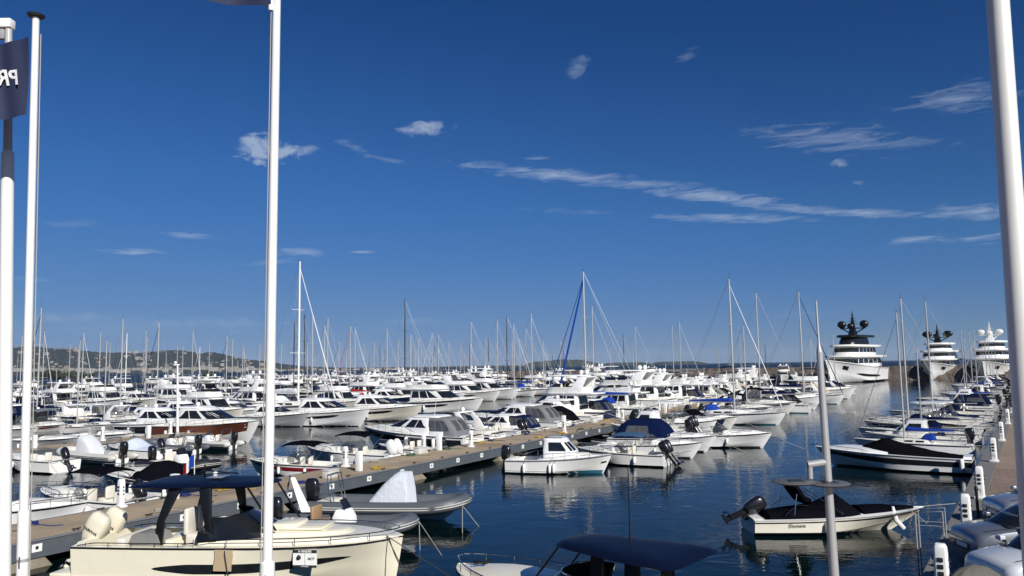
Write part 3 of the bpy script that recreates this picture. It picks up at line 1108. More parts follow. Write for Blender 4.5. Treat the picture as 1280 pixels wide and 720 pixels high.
def make_cabin_boat(L=6.4, cloth=None):
    r = empty('fishing_boat')
    B = L * .40
    H = Hull(L, B, .78, 1.12, rake=.75, draft=.4, transom=.84, full=2.2, flare=1.1, chine=.1)
    H.build(r, WHITE)
    H.band(0, .985, None, None, 'boot_stripe', ANTIB, r, zr=(-.08, .19), off=.02)
    H.rub(r, FGREY, .035)
    H.deck(r, DECK, cock=(.05, .32), floor=.35, g=.2, raise_=.05)
    H.band(.93, .98, .1, .3, 'bow_plate', STEEL, r, sides=(-1, 1))
    z = .86
    hs = House([(z, -L * .14, L * .20, B * .34, L * .06, .93), (z + .55, -L * .14, L * .17, B * .34, L * .05, .93), (z + 1.08, -L * .13, L * .09, B * .31, L * .04, .93), (z + 1.18, -L * .14, L * .08, B * .31, L * .04, .93)])
    hs.shell(r, WHITE, 'wheelhouse', .12)
    hs.glass(r, z + .5, z + 1.02, [(.25, .54)], screen=None)
    for (a, b) in ((.635, .76), (.79, .97)):
        for sy in (1, -1):
            rows = []
            for i in range(5):
                rows.append([(lambda p: Vector((p.x, p.y * sy, p.z)))(hs.plan(lerp(a, b, i / 4), lerp(z + .52, z + 1.03, j / 3), .014)) for j in range(4)])
            MB().grid(rows).build('windscreen', GLASS, r, 60)
    fc = House([(z + .02, L * .12, L * .36, B * .26, L * .14, .8), (z + .3, L * .12, L * .30, B * .22, L * .1, .8)])
    fc.shell(r, DECK, 'fore_cabin', .06)
    mb = MB()
    for sy in (-1, 1):
        mb.tube([(-L * .12, sy * B * .27, z + 1.30), (L * .05, sy * B * .27, z + 1.30)], .018, 5)
        for x in (-L * .1, -L * .02, L * .04):
            mb.tube([(x, sy * B * .27, z + 1.18), (x, sy * B * .27, z + 1.3)], .012, 4)
    mb.build('roof_rail', STEEL, r)
    H.rail(r, STEEL, .10, .99, .38, 8)
    H.fenders(r, FENDW, (.20, .46, .50), -1, .55, .35, .085)
    outboard(r, -L / 2 - .02, 0, .62, COWL, 8, 1.0)
    return r, H


def make_superyacht(L=44, dark=True, hm=WHITE, domes=BLACK, dy=2.6, dr=1.05, btop=True):
    r = empty('superyacht')
    B = 9.6
    H = Hull(L, B, 3.7, 6.1, rake=5.5, draft=1.5, transom=.9, full=2.6, flare=1.5, chine=.5)
    H.build(r, hm, ANTIK)
    H.deck(r, DECK, cock=(.02, .12), floor=1.8, g=.8, camber=.1)
    H.rub(r, hm, .12)
    H.band(.25, .7, .25, .42, 'hull_window', GLASS, r, off=.03, taper=True)
    H.band(.80, .86, .42, .72, 'anchor_pocket', GLASS, r, off=.03)
    z = 4.2
    tiers = [(-.34, .24, .44, 2.5), (-.28, .16, .38, 2.3), (-.20, .06, .30, 2.1)]
    for i, (a, b, ww, hh) in enumerate(tiers):
        hs = House([(z, L * a, L * b, B * ww, L * .10, .8), (z + hh * .35, L * a, L * b - .3, B * ww, L * .10, .8), (z + hh, L * a, L * b - 1.8, B * (ww - .03), L * .09, .8)])
        hs.shell(r, hm if i < 2 or not dark or not btop else BLACK, 'deckhouse', .05)
        segs = [(.2 + .08 * k, .272 + .08 * k) for k in range(5)]
        hs.glass(r, z + hh * .38, z + hh * .86, segs, screen=.61, off=.03)
        z += hh
        sl_ = House([(z + .02, L * a - 3.5, L * b + .2, B * (ww + .05), L * .11, .8), (z + .25, L * a - 3.8, L * b + .6, B * (ww + .06), L * .12, .8), (z + .62, L * a - 3.8, L * b + .2, B * (ww + .055), L * .12, .8)])
        sl_.shell(r, hm if i < 2 or not dark or not btop else BLACK, 'deck_overhang', .04, cap0=True)
        z += .62
    mm = BLACK if dark else PAINTW
    mb = MB()
    mb.loft([[Vector((x0, -w_, zz)), Vector((x1, -w_, zz)), Vector((x1, w_, zz)), Vector((x0, w_, zz))] for zz, x0, x1, w_ in ((z, -6.5, -3.5, .8), (z + 2.5, -6, -4.6, .45), (z + 5.6 * .9, -5.8, -5.2, .14), (z + 6.8, -5.6, -5.4, .05))])
    mb.box(-6.2, -5.0, -dy - .3, dy + .3, z + 1.9, z + 2.15)
    for k, zz in enumerate((3.2, 4.0, 4.7)):
        mb.box(-5.8, -5.1, -1.1 + .25 * k, 1.1 - .25 * k, z + zz, z + zz + .1)
    for sy in (-1, 1):
        mb.tube([(-5.5, sy * .6, z + .6), (-5.6, sy * dy, z + 2.0)], .16, 6)
    mast_ = mb.build('radar_mast', mm, r, 40)
    for sy in (-1, 1):
        MB().ball((-5.6, sy * dy, z + 2.1 + dr), dr, 14).build('satellite_dome', domes, mast_, 60)
    MB().ball((-3.2, 0, z + 2.6), .8, 14).build('satellite_dome', domes, mast_, 60)
    H.rail(r, STEEL, .5, .99, 1.0, 8, .04)
    return r, H


def make_express(L=9.5, hm=WHITE, cloth=None, band=None, arch=True):
    r = empty('express_cruiser')
    B = L * .32
    H = Hull(L, B, L * .10, L * .14, rake=L * .15, draft=.4, transom=.9, full=2.3)
    H.build(r, hm, ANTIB)
    H.rub(r, STEEL, .03)
    if band:
        H.band(.0, .93, .62, .80, 'hull_stripe', band, r)
    H.deck(r, DECK, cock=(.05, .46), floor=.4, g=.3, camber=.12, raise_=.22)
    zd = H.sheer(.5)
    tr = House([(zd, -L * .04, L * .34, B * .36, L * .22, .75), (zd + .38, -L * .03, L * .26, B * .30, L * .2, .8)])
    tr.shell(r, DECK, 'fore_cabin', .08)
    tr.glass(r, zd + .12, zd + .30, [(.3, .42, 't0'), (.44, .56, 't1')])
    windscreen_open(r, L * .08, zd + .30, B * .40, .62, .6, CLEAR, ln=L * .14)
    MB().box(-L * .45, -L * .30, -B * .34, B * .34, .4, zd + .12).build('sunpad', SEAT, r, bevel=.08)
    seat(r, -L * .10, B * .2, .42)
    seat(r, -L * .10, -B * .2, .42)
    if arch:
        ar = MB()
        for sy in (-1, 1):
            ar.loft([[Vector((x0, y0, z_)), Vector((x1, y0, z_)), Vector((x1, y1, z_)), Vector((x0, y1, z_))] for z_, x0, x1, y0, y1 in ((zd, -L * .30, -L * .18, sy * B * .44, sy * B * .41), (zd + .9, -L * .24, -L * .17, sy * B * .42, sy * B * .39), (zd + 1.5, -L * .17, -L * .12, sy * B * .36, sy * B * .33))])
        ar.box(-L * .175, -L * .11, -B * .36, B * .36, zd + 1.46, zd + 1.57)
        ar.build('radar_arch', WHITE, r, 40, bevel=.02)
        dome(r, -L * .14, 0, zd + 1.58, .17)
    if cloth:
        bimini(r, cloth, -L * .16, L * .08, B * .38, zd + .3, zd + 1.75, sag=.1)
        cs = House([(zd + .04, -L * .46, -L * .16, B * .42, .2, .98), (zd + .9, -L * .36, -L * .16, B * .39, .2, .98), (zd + 1.45, -L * .22, -L * .15, B * .35, .1, .98)])
        cs.shell(r, cloth, 'cockpit_tent', .03)
        cs.glass(r, zd + .35, zd + 1.0, [(.23, .38), (.42, .58)], VINYL, 'canopy_window')
    MB().box(-L * .5 - .7, -L * .5 - .01, -B * .36, B * .36, .26, .34).build('swim_platform', DECK, r, bevel=.02)
    H.rail(r, STEEL, .40, .985, .42, 6)
    H.fenders(r, FENDB, (.22, .5), -1, .55, r=.11)
    H.fenders(r, FENDB, (.22, .5), 1, .55, r=.11)
    MB().tube([(-L * .14, B * .25, zd + 1.5), (-L * .18, B * .25, zd + 3.2)], .012, 4).build('antenna', MASTW, r)
    shore_lines(r, H)
    return r, H


# ------------------------------------------------------------------ copying
PROTO = {}


def proto(key, fn, *a, **k):
    global LINK
    if key not in PROTO:
        LINK = False
        PROTO[key] = fn(*a, **k)
        LINK = True
    return PROTO[key]


def copy_tree(o, parent=None):
    c = o.copy()
    COL.objects.link(c)
    if parent is not None:
        c.parent = parent
    for ch in KIDS.get(o.name, []):
        copy_tree(ch, c)
    return c


OCC = []


def corners(x, y, h, L, B):
    c, s = math.cos(h), math.sin(h)
    return [(x + c * a - s * b, y + s * a + c * b) for a, b in ((L / 2, B / 2), (L / 2, -B / 2), (-L / 2, -B / 2), (-L / 2, B / 2))]


def overlaps(A, Bc):
    for P1 in (A, Bc):
        for i in range(2):
            ax = (P1[i + 1][0] - P1[i][0], P1[i + 1][1] - P1[i][1])
            a = [p[0] * ax[0] + p[1] * ax[1] for p in A]
            b = [p[0] * ax[0] + p[1] * ax[1] for p in Bc]
            if max(a) < min(b) or max(b) < min(a):
                return False
    return True


def free(x, y, h, L, B):
    c = corners(x, y, h, L, B)
    return not any(overlaps(c, q) for q in OCC)


def occupy(x, y, h, L, B):
    OCC.append(corners(x, y, h, L, B))
#P2

# ------------------------------------------------------------------ water
def water_mat():
    m = bpy.data.materials.new('sea_water')
    m.use_nodes = True
    t = m.node_tree
    b = t.nodes['Principled BSDF']
    b.inputs['Base Color'].default_value = (.001, .006, .0065, 1)
    b.inputs['Roughness'].default_value = .03
    b.inputs['IOR'].default_value = 1.333
    b.inputs['Specular IOR Level'].default_value = .31
    geo = t.nodes.new('ShaderNodeNewGeometry')

    def nz(scale, stretch, detail=3, rot=0):
        mp = t.nodes.new('ShaderNodeMapping')
        mp.inputs['Scale'].default_value = (stretch[0], stretch[1], 1)
        mp.inputs['Rotation'].default_value = (0, 0, rot)
        t.links.new(geo.outputs['Position'], mp.inputs[0])
        n = t.nodes.new('ShaderNodeTexNoise')
        n.inputs['Scale'].default_value = scale
        n.inputs['Detail'].default_value = detail
        n.inputs['Distortion'].default_value = .6
        t.links.new(mp.outputs[0], n.inputs['Vector'])
        return n.outputs[0]

    def m2(op, a, b_, cl=False):
        n = t.nodes.new('ShaderNodeMath')
        n.operation = op
        n.use_clamp = cl
        for i, v in enumerate((a, b_)):
            if isinstance(v, (int, float)):
                n.inputs[i].default_value = v
            else:
                t.links.new(v, n.inputs[i])
        return n.outputs[0]
    fine = nz(2.4, (1, 1.6), 3, .3)
    mid = nz(.55, (1, 1.5), 2, -.2)
    gust = nz(.045, (1, 1.6), 3, .5)
    sp = t.nodes.new('ShaderNodeSeparateXYZ')
    t.links.new(geo.outputs['Position'], sp.inputs[0])
    open_ = m2('MULTIPLY', m2('SUBTRACT', sp.outputs[1], 275.0), .02, True)     # outside the breakwater the sea is rougher
    g = m2('MULTIPLY', m2('SUBTRACT', gust, .42), 5.0, True)
    amp = m2('ADD', m2('MULTIPLY', g, 1.1), .18)
    hsum = m2('ADD', m2('MULTIPLY', m2('MULTIPLY', fine, .011), amp), m2('MULTIPLY', mid, .020))
    swell = nz(.35, (1, 2.0), 5, .1)
    hs = m2('ADD', m2('MULTIPLY', hsum, m2('SUBTRACT', 1.0, open_)), m2('MULTIPLY', m2('MULTIPLY', swell, open_), .5))
    bp = t.nodes.new('ShaderNodeBump')
    bp.inputs['Strength'].default_value = 1
    bp.inputs['Distance'].default_value = 1.0
    t.links.new(hs, bp.inputs['Height'])
    t.links.new(bp.outputs[0], b.inputs['Normal'])
    rr = m2('ADD', m2('MULTIPLY', open_, .35), .03)
    t.links.new(rr, b.inputs['Roughness'])
    return m


wm = MB().add([(-30000, 5, 0), (30000, 5, 0), (30000, 30000, 0), (-30000, 30000, 0)], [(0, 1, 2, 3)]).build('water', water_mat())
tag(wm, kind='structure')
bed = MB().add([(-30000, -200, -4), (30000, -200, -4), (30000, 31000, -4), (-30000, 31000, -4)], [(0, 1, 2, 3)]).build('seabed', mat('seabed', (.05, .06, .05), .9))
tag(bed, kind='structure')


# ------------------------------------------------------------------ stone and paving materials
def paving(name, c1, c2, scale, brick=(.2, .1), mortar=(.12, .10, .08), rot=0, speckle=.25, offset=.5):
    m = bpy.data.materials.new(name)
    m.use_nodes = True
    t = m.node_tree
    b = t.nodes['Principled BSDF']
    b.inputs['Roughness'].default_value = .85
    geo = t.nodes.new('ShaderNodeNewGeometry')
    mp = t.nodes.new('ShaderNodeMapping')
    mp.inputs['Rotation'].default_value = (0, 0, rot)
    t.links.new(geo.outputs['Position'], mp.inputs[0])
    br = t.nodes.new('ShaderNodeTexBrick')
    br.offset = offset
    br.inputs['Color1'].default_value = (*c1, 1)
    br.inputs['Color2'].default_value = (*c2, 1)
    br.inputs['Mortar'].default_value = (*mortar, 1)
    br.inputs['Scale'].default_value = scale
    br.inputs['Mortar Size'].default_value = .012
    br.inputs['Brick Width'].default_value = brick[0]
    br.inputs['Row Height'].default_value = brick[1]
    t.links.new(mp.outputs[0], br.inputs['Vector'])
    n = t.nodes.new('ShaderNodeTexNoise')
    n.inputs['Scale'].default_value = 14
    n.inputs['Detail'].default_value = 8
    n.inputs['Roughness'].default_value = .85
    t.links.new(geo.outputs['Position'], n.inputs['Vector'])
    n2 = t.nodes.new('ShaderNodeTexNoise')
    n2.inputs['Scale'].default_value = .35
    n2.inputs['Detail'].default_value = 5
    t.links.new(geo.outputs['Position'], n2.inputs['Vector'])
    ad = t.nodes.new('ShaderNodeMath')
    ad.operation = 'ADD'
    t.links.new(n.outputs[0], ad.inputs[0])
    t.links.new(n2.outputs[0], ad.inputs[1])
    rp = t.nodes.new('ShaderNodeMapRange')
    rp.inputs[1].default_value = .6
    rp.inputs[2].default_value = 1.4
    rp.inputs[3].default_value = 1 - speckle * 1.4
    rp.inputs[4].default_value = 1 + speckle
    t.links.new(ad.outputs[0], rp.inputs[0])
    hv = t.nodes.new('ShaderNodeHueSaturation')
    t.links.new(br.outputs[0], hv.inputs['Color'])
    t.links.new(rp.outputs[0], hv.inputs['Value'])
    t.links.new(hv.outputs[0], b.inputs['Base Color'])
    return m


UX, UY = .484, .875                 # direction the piers run
NX, NY = -.875, .484                # across them, to the left
BX = -31.2
HR, HL = math.atan2(-NY, -NX), math.atan2(NY, NX)     # bow headings, right and left of a pier
PANG = math.atan2(UY, UX)


def pp(s, o, z=0):
    return Vector((BX + UX * s + NX * o, UY * s + NY * o, z))


def pinv(x, y):
    return (x - BX) * UX + y * UY, (x - BX) * NX + y * NY


PAVP = paving('pier_concrete', (.40, .305, .20), (.36, .28, .185), 1, (2.4, 3.3), (.20, .17, .13), -PANG, .42)
PAVQ = paving('quay_paving', (.31, .235, .165), (.27, .205, .145), 1, (.22, .11), (.17, .13, .10), -PANG + .7, .22)
PAVB = paving('quay_band', (.24, .165, .12), (.20, .14, .11), 1, (.3, .3), (.15, .11, .09), -PANG, .2)
ASPH = mat('asphalt', (.075, .072, .07), .9, var=.2, vscale=20)
COPE = mat('coping_stone', (.16, .155, .145), .8, var=.12, vscale=4, dirt=.3)
FASC = mat('fascia_steel', (.10, .115, .13), .55, .2, var=.15, dirt=.35)
CONC = mat('wet_concrete', (.22, .19, .14), .85, var=.25, vscale=2, dirt=.5, bump=.03, bscale=6)
DARKC = mat('quay_wall_stone', (.10, .095, .085), .9, var=.3, vscale=2, bump=.04, bscale=5)


def prism(pts, z0, z1, name, m, parent=None, bevel=0):
    return MB().loft([[Vector((x, y, z0)) for x, y in pts], [Vector((x, y, z1)) for x, y in pts]]).build(name, m, parent, 30, bevel=bevel)


def pier(s0, s1, o0, width, plates=True, label=''):
    root = empty('pier', pp(s0, o0), PANG, label, 'pier')
    w_ = width
    MB().box(0, s1 - s0, 0, w_, .62, .90).build('walkway', PAVP, root)
    mb = MB()
    for y in (-.12, w_):
        mb.box(0, s1 - s0, y, y + .12, .30, .86)
    mb.build('side_beam', FASC, root)
    mb = MB()
    for y in (-.16, w_ + .02):
        mb.box(0, s1 - s0, y, y + .14, .862, .905)
    mb.build('edge_rail', mat('edge_alu', (.22, .23, .24), .5, .3), root)
    s = 2.0
    while s < s1 - s0 - 1:
        MB().loft([[Vector((s + a * k, w_ / 2 + b * k2, z)) for a, b in ((-1, -1), (1, -1), (1, 1), (-1, 1))] for z, k, k2 in ((-3.5, 1.5, 2.3), (.0, 1.15, 1.95), (.60, .85, 1.4))]).build('footing', CONC, root, 30)
        s += 11.0
    if plates:
        s = 1.5
        i = 0
        while s < min(s1 - s0, 75):
            b = MB().box(s - .17, s + .17, -.135, -.123, .50, .76).build('berth_plate', PAINTW, root)
            MB().box(s - .05, s + .05, -.139, -.136, .58, .69).build('berth_mark', BLK, b)
            s += 2.9
            i += 1
        s = 3
        while s < min(s1 - s0, 100):
            for y in (.12, w_ - .12):
                MB().tube([(s - .16, y, .98), (s - .07, y, .965), (s + .07, y, .965), (s + .16, y, .98)], .025, 5).tube([(s - .07, y, .965), (s - .07, y, .9)], .03, 5).tube([(s + .07, y, .965), (s + .07, y, .9)], .03, 5).build('mooring_cleat', BLK, root)
            s += 2.9
    return root


main_pier = pier(6, 196, 0, 3.3, True, 'long tan main pier with grey side beam and white berth plates')
main_pier.location = pp(6, 0)
pier(26, 64, 31.3, 3.0, True, 'short second pier to the left, behind the cream boat, with white pillars')
pier(58, 250, 61.5, 3.0, False, 'third pier behind the brown hulled cruiser and the grey topped yachts')
pier(60, 262, 108, 3.0, False, 'fourth pier crowded with flybridge yachts in the middle distance')
pier(80, 285, 152, 3.0, False, 'fifth pier among the distant masts at the left')
pier(120, 300, 196, 3.0, False, 'farthest left pier below the wooded hill')

# right quay: an edge line x = QX + QK * y
QX, QK = -3.0, .671
QL = math.hypot(1, QK)
qu = (QK / QL, 1 / QL)
qn = (-1 / QL, QK / QL)              # towards the water (left)
HQ = math.atan2(qn[1], qn[0])


def qp(s, o=0, z=0):
    return Vector((QX + qu[0] * s + qn[0] * o, qu[1] * s + qn[1] * o, z))


S0 = 10.5 / qu[1]
edge0 = qp(S0)
tag(prism([(-120, -60), (150, -60), (150, edge0.y), (edge0.x, edge0.y), (-120, edge0.y)], -4, .992, 'quay_apron', PAVB), kind='structure')
far = qp(300)
tag(prism([edge0[:2], (edge0.x + 260, edge0.y), (far.x + 60, far.y), far[:2]], -4, .988, 'quay', PAVQ), kind='structure')
a, b, c, d = qp(S0, .25), qp(S0, -.55), qp(299, -.55), qp(299, .25)
tag(prism([a[:2], b[:2], c[:2], d[:2]], .60, 1.0, 'quay_coping', COPE), kind='structure')
a, b, c, d = qp(S0, .12), qp(S0, .02), qp(299, .02), qp(299, .12)
tag(prism([a[:2], b[:2], c[:2], d[:2]], -4, .596, 'quay_wall', DARKC), kind='structure')
# parking bay in asphalt and the brick band beside it
a, b, c, d = qp(21, -2.1), qp(21, -14), qp(43.5, -14), qp(43.5, -2.1)
tag(MB().add([(p.x, p.y, .996) for p in (a, b, c, d)], [(0, 1, 2, 3)]).build('parking_bay', ASPH), kind='structure')
a, b, c, d = qp(43.6, -.6), qp(43.6, -20), qp(48, -20), qp(48, -.6)
tag(MB().add([(p.x, p.y, .996) for p in (a, b, c, d)], [(0, 1, 2, 3)]).build('paving_band', PAVB), kind='structure')
a, b, c, d = qp(21, -.6), qp(21, -2.1), qp(43.5, -2.1), qp(43.5, -.6)
tag(MB().add([(p.x, p.y, .996) for p in (a, b, c, d)], [(0, 1, 2, 3)]).build('footpath', PAVB), kind='structure')

# ------------------------------------------------------------------ breakwater
rock = mat('breakwater_rock', (.105, .080, .066), .9, var=.45, vscale=.6, bump=.25, bscale=1.2)
bw0, bw1 = Vector((-68, 347)), Vector((330, 172))
bd = (bw1 - bw0).normalized()
bn = Vector((-bd.y, bd.x))
rows = []
rnd = random.Random(2)
nS = 400
for i in range(nS + 1):
    p = bw0 + bd * ((bw1 - bw0).length * i / nS)
    row = []
    for (o, z) in ((-7, -2), (-5.5, .4), (-4, 2.2), (-2.6, 3.8), (-2.2, 4.5), (0, 4.6), (2, 4.5), (3, 3), (7, -2)):
        j = .06 if z > 4.2 else .5
        row.append(Vector((p.x + bn.x * (o + rnd.uniform(-j, j)), p.y + bn.y * (o + rnd.uniform(-j, j)), z + rnd.uniform(-j, j) * .8 + (rnd.uniform(-.04, .04)))))
    rows.append(row)
bw = MB().grid(rows).build('breakwater', rock, None, 5)
tag(bw, kind='structure')

# ------------------------------------------------------------------ hills, coast, islands
hillm = mat('wooded_hill', (.013, .022, .017), .95, var=.75, vscale=.02, bump=6, bscale=.03)
RIDGE = [(-160, 446), (-60, 441), (0, 439), (14, 437), (30, 435.5), (60, 436), (90, 438), (115, 441), (145, 442.5), (165, 443.5), (185, 441), (215, 439.5), (235, 440), (250, 443), (265, 441), (280, 444), (300, 449), (320, 452), (345, 455), (380, 458.5), (430, 460), (520, 459), (620, 457.5), (700, 457.5)]


def ridge_y(px):
    for a, b in zip(RIDGE, RIDGE[1:]):
        if a[0] <= px <= b[0]:
            return lerp(a[1], b[1], (px - a[0]) / (b[0] - a[0]))
    return RIDGE[0][1] if px < 0 else RIDGE[-1][1]


YH0, YH1 = 3150.0, 4700.0
HP = []                              # ridge height against bearing x/y
for i in range(140):
    px = lerp(-160, 690, i / 139)
    p = PY(px, ridge_y(px), YH1)
    HP.append((p.x / p.y, max(3, p.z)))


def hill_z(x, y):
    k = x / y
    if k <= HP[0][0]:
        h = HP[0][1]
    elif k >= HP[-1][0]:
        h = HP[-1][1]
    else:
        f = (k - HP[0][0]) / (HP[-1][0] - HP[0][0]) * 139
        i = int(f)
        h = lerp(HP[i][1], HP[min(i + 1, 139)][1], f - i)
    q = (y - YH0) / (YH1 - YH0)
    prof = .10 * sm(q * 12) + .90 * sm((q - .25) / .75) if q < 1 else 1 - .6 * sm((q - 1) / .5)
    prof = max(0, prof)
    rug = .5 * math.sin(x * .011 + y * .004) * math.sin(y * .009 - x * .003) + .5 * math.sin(x * .023 - y * .013)
    return h * prof * (1 + .10 * rug * (1 - min(1, abs(q - 1) * 0 + (1 if q > .93 else 0)))) - 2 * (1 if q < .01 else 0)


rows = []
rnd = random.Random(4)
for j in range(64):
    y = lerp(YH0 - 40, YH1 + 500, j / 63)
    rows.append([Vector((k * y, y, hill_z(k * y, y) + (rnd.uniform(0, 7) if j > 3 else -1) * min(1, hill_z(k * y, y) / 40))) for k in [lerp(HP[0][0] - .25, HP[-1][0] + .02, i / 420) for i in range(421)]])
hills = MB().grid(rows).build('hills', hillm, None, 80)
tag(hills, kind='structure')
islm = mat('island_woods', (.03, .045, .028), .95, var=.6, vscale=.05, bump=4, bscale=.05)


def island(px0, px1, prof, Y):
    rows = []
    n = 80
    rnd = random.Random(int(px0))
    for i in range(n + 1):
        px = lerp(px0, px1, i / n)
        hy = 457.5 - (px - 640) * .0157 + (6.5 * F / Y)
        top = hy - prof(i / n) * (1 + rnd.uniform(-.10, .10))
        z = PY(px, top, Y).z
        x = PY(px, top, Y).x
        rows.append([Vector((x, Y - 60, -1)), Vector((x, Y, max(0, z * .85))), Vector((x, Y + 100, max(0, z))), Vector((x, Y + 500, z)), Vector((x, Y + 700, -1))])
    o = MB().grid(rows).build('wooded_island', islm, None, 60)
    return tag(o, kind='structure')


island(655, 757, lambda q: 7.4 * min(1, q * 7, (1 - q) * 4) ** .6 * (1 - .15 * math.sin(q * 9)), 5200)
island(590, 662, lambda q: 1.8 * min(1, q * 7, (1 - q) * 4) ** .6, 6200)
island(757, 822, lambda q: 3.0 * min(1, q * 5, (1 - q) * 4) ** .6, 6000)
island(827, 886, lambda q: 3.4 * min(1, q * 6, (1 - q) * 4) ** .6, 5600)

# houses on the slope and the town along the bay
HW = [mat('house_wall_' + n, c, .8) for n, c in (('white', (.40, .38, .34)), ('cream', (.33, .27, .20)), ('pink', (.28, .19, .15)), ('pale', (.36, .35, .32)))]
ROOF = mat('tiled_roof', (.15, .085, .06), .85)
FLATR = mat('flat_roof', (.35, .33, .30), .8)
WIND = mat('far_window', (.03, .035, .04), .3)


def make_house(w_, d_, h_, wm_, flat, rows_, cols):
    r = empty('house' if not flat else 'apartment_block')
    MB().box(-w_ / 2, w_ / 2, -d_ / 2, d_ / 2, -6, h_).build('wall', wm_, r)
    if flat:
        MB().box(-w_ / 2 - .3, w_ / 2 + .3, -d_ / 2 - .3, d_ / 2 + .3, h_ + .01, h_ + .6).build('roof', FLATR, r)
    else:
        MB().loft([[Vector((x, -d_ / 2 - .6, h_)), Vector((x, d_ / 2 + .6, h_)), Vector((x, 0, h_ + 2.4))] for x in (-w_ / 2 - .5, w_ / 2 + .5)]).build('roof', ROOF, r, 20)
    for i in range(rows_):
        for j in range(cols):
            x = -w_ / 2 + w_ * (j + .5) / cols
            z = h_ * (i + .5) / rows_
            MB().box(x - w_ / cols * .28, x + w_ / cols * .28, -d_ / 2 - .12, -d_ / 2 + .05, z - h_ / rows_ * .28, z + h_ / rows_ * .25).build('window', WIND, r)
    return r


HPROTO = []
for i, (w_, d_, h_, flat, rw, cl) in enumerate(((15, 11, 8, False, 2, 4), (20, 12, 9, False, 2, 5), (12, 10, 7, False, 2, 3), (30, 14, 18, True, 4, 5), (46, 14, 15, True, 3, 6), (22, 13, 24, True, 5, 3))):
    HPROTO.append(proto('house%d' % i, make_house, w_, d_, h_, HW[i % 4], flat, rw, cl))

ORD1 = ['', 'first', 'second', 'third', 'fourth', 'fifth', 'sixth', 'seventh', 'eighth', 'ninth', 'tenth', 'eleventh', 'twelfth', 'thirteenth', 'fourteenth', 'fifteenth', 'sixteenth', 'seventeenth', 'eighteenth', 'nineteenth']
TENS = {2: ('twentieth', 'twenty'), 3: ('thirtieth', 'thirty'), 4: ('fortieth', 'forty'), 5: ('fiftieth', 'fifty'), 6: ('sixtieth', 'sixty'), 7: ('seventieth', 'seventy'), 8: ('eightieth', 'eighty'), 9: ('ninetieth', 'ninety')}


def ordinal(n):
    if n < 20:
        return ORD1[n]
    if n >= 100:
        return 'hundred and ' + ordinal(n - 100) if n > 100 else 'hundredth'
    t, u = divmod(n, 10)
    return TENS[t][0] if u == 0 else TENS[t][1] + '-' + ORD1[u]


def project(p):
    v = CAMROT.transposed() @ (Vector(p) - Vector((0, 0, EYE)))
    if v.z > -.01:
        return None
    return (640 + F * v.x / -v.z, 360 - F * v.y / -v.z)


rnd = random.Random(11)
houses = []
tries = 0
while len(houses) < 150 and tries < 4000:
    tries += 1
    px = rnd.uniform(-5, 345)
    y = rnd.uniform(YH0 + 330, YH1 - 10)
    dens = .35 if px < 40 else (1 if rnd.random() < .5 + .5 * math.sin(px * .09 + y * .004) else 0)
    if rnd.random() > dens:
        continue
    x = PY(px, 455, y).x
    if any(abs(x - h[0]) < 26 and abs(y - h[1]) < 60 for h in houses):
        continue
    houses.append((x, y, rnd.choice((0, 0, 1, 1, 2, 3)), px))
hl = []
for (x, y, k, px) in houses:
    o = copy_tree(HPROTO[k])
    o.location = (x, y, hill_z(x, y) + 3)
    o.rotation_euler.z = rnd.uniform(-.5, .5)
    s = rnd.uniform(.5, .95)
    o.scale = (s, s, s)
    hl.append((px, o, 'villa' if k < 3 else 'apartment block', False))
town = []
for i in range(125):
    px = lerp(8, 600, (i + rnd.random()) / 125) if i < 105 else rnd.uniform(60, 330)
    y = YH0 + rnd.uniform(30, 260)
    k = rnd.choice((3, 4, 4, 5, 3)) if px < 345 else rnd.choice((0, 4, 1, 3))
    x = PY(px, 460, y).x
    o = copy_tree(HPROTO[k])
    o.location = (x, y, hill_z(x, y) + 1)
    o.rotation_euler.z = rnd.uniform(-.3, .3)
    s = rnd.uniform(.5, .85) if px < 345 else rnd.uniform(.35, .55)
    o.scale = (s, s, s * rnd.uniform(.7, 1.1))
    hl.append((px, o, 'villa' if k < 3 else 'apartment block', True))
for shore, nm in ((False, 'on the wooded hillside'), (True, 'on the far bay shore')):
    for kind in ('villa', 'apartment block'):
        lst = sorted([h for h in hl if h[3] == shore and h[2] == kind], key=lambda h: h[0])
        for i, h in enumerate(lst):
            h[1]['label'] = 'small pale %s %s, %s from the left' % (kind, nm, ordinal(i + 1))
            h[1]['category'] = 'building'
            h[1]['group'] = 'houses ' + nm

# ------------------------------------------------------------------ heroes
ROWS = {}


def reg(row, s, o, own=None, desc=None, cat=None, group=None):
    ROWS.setdefault(row, []).append((s, o, own, desc, cat, group))


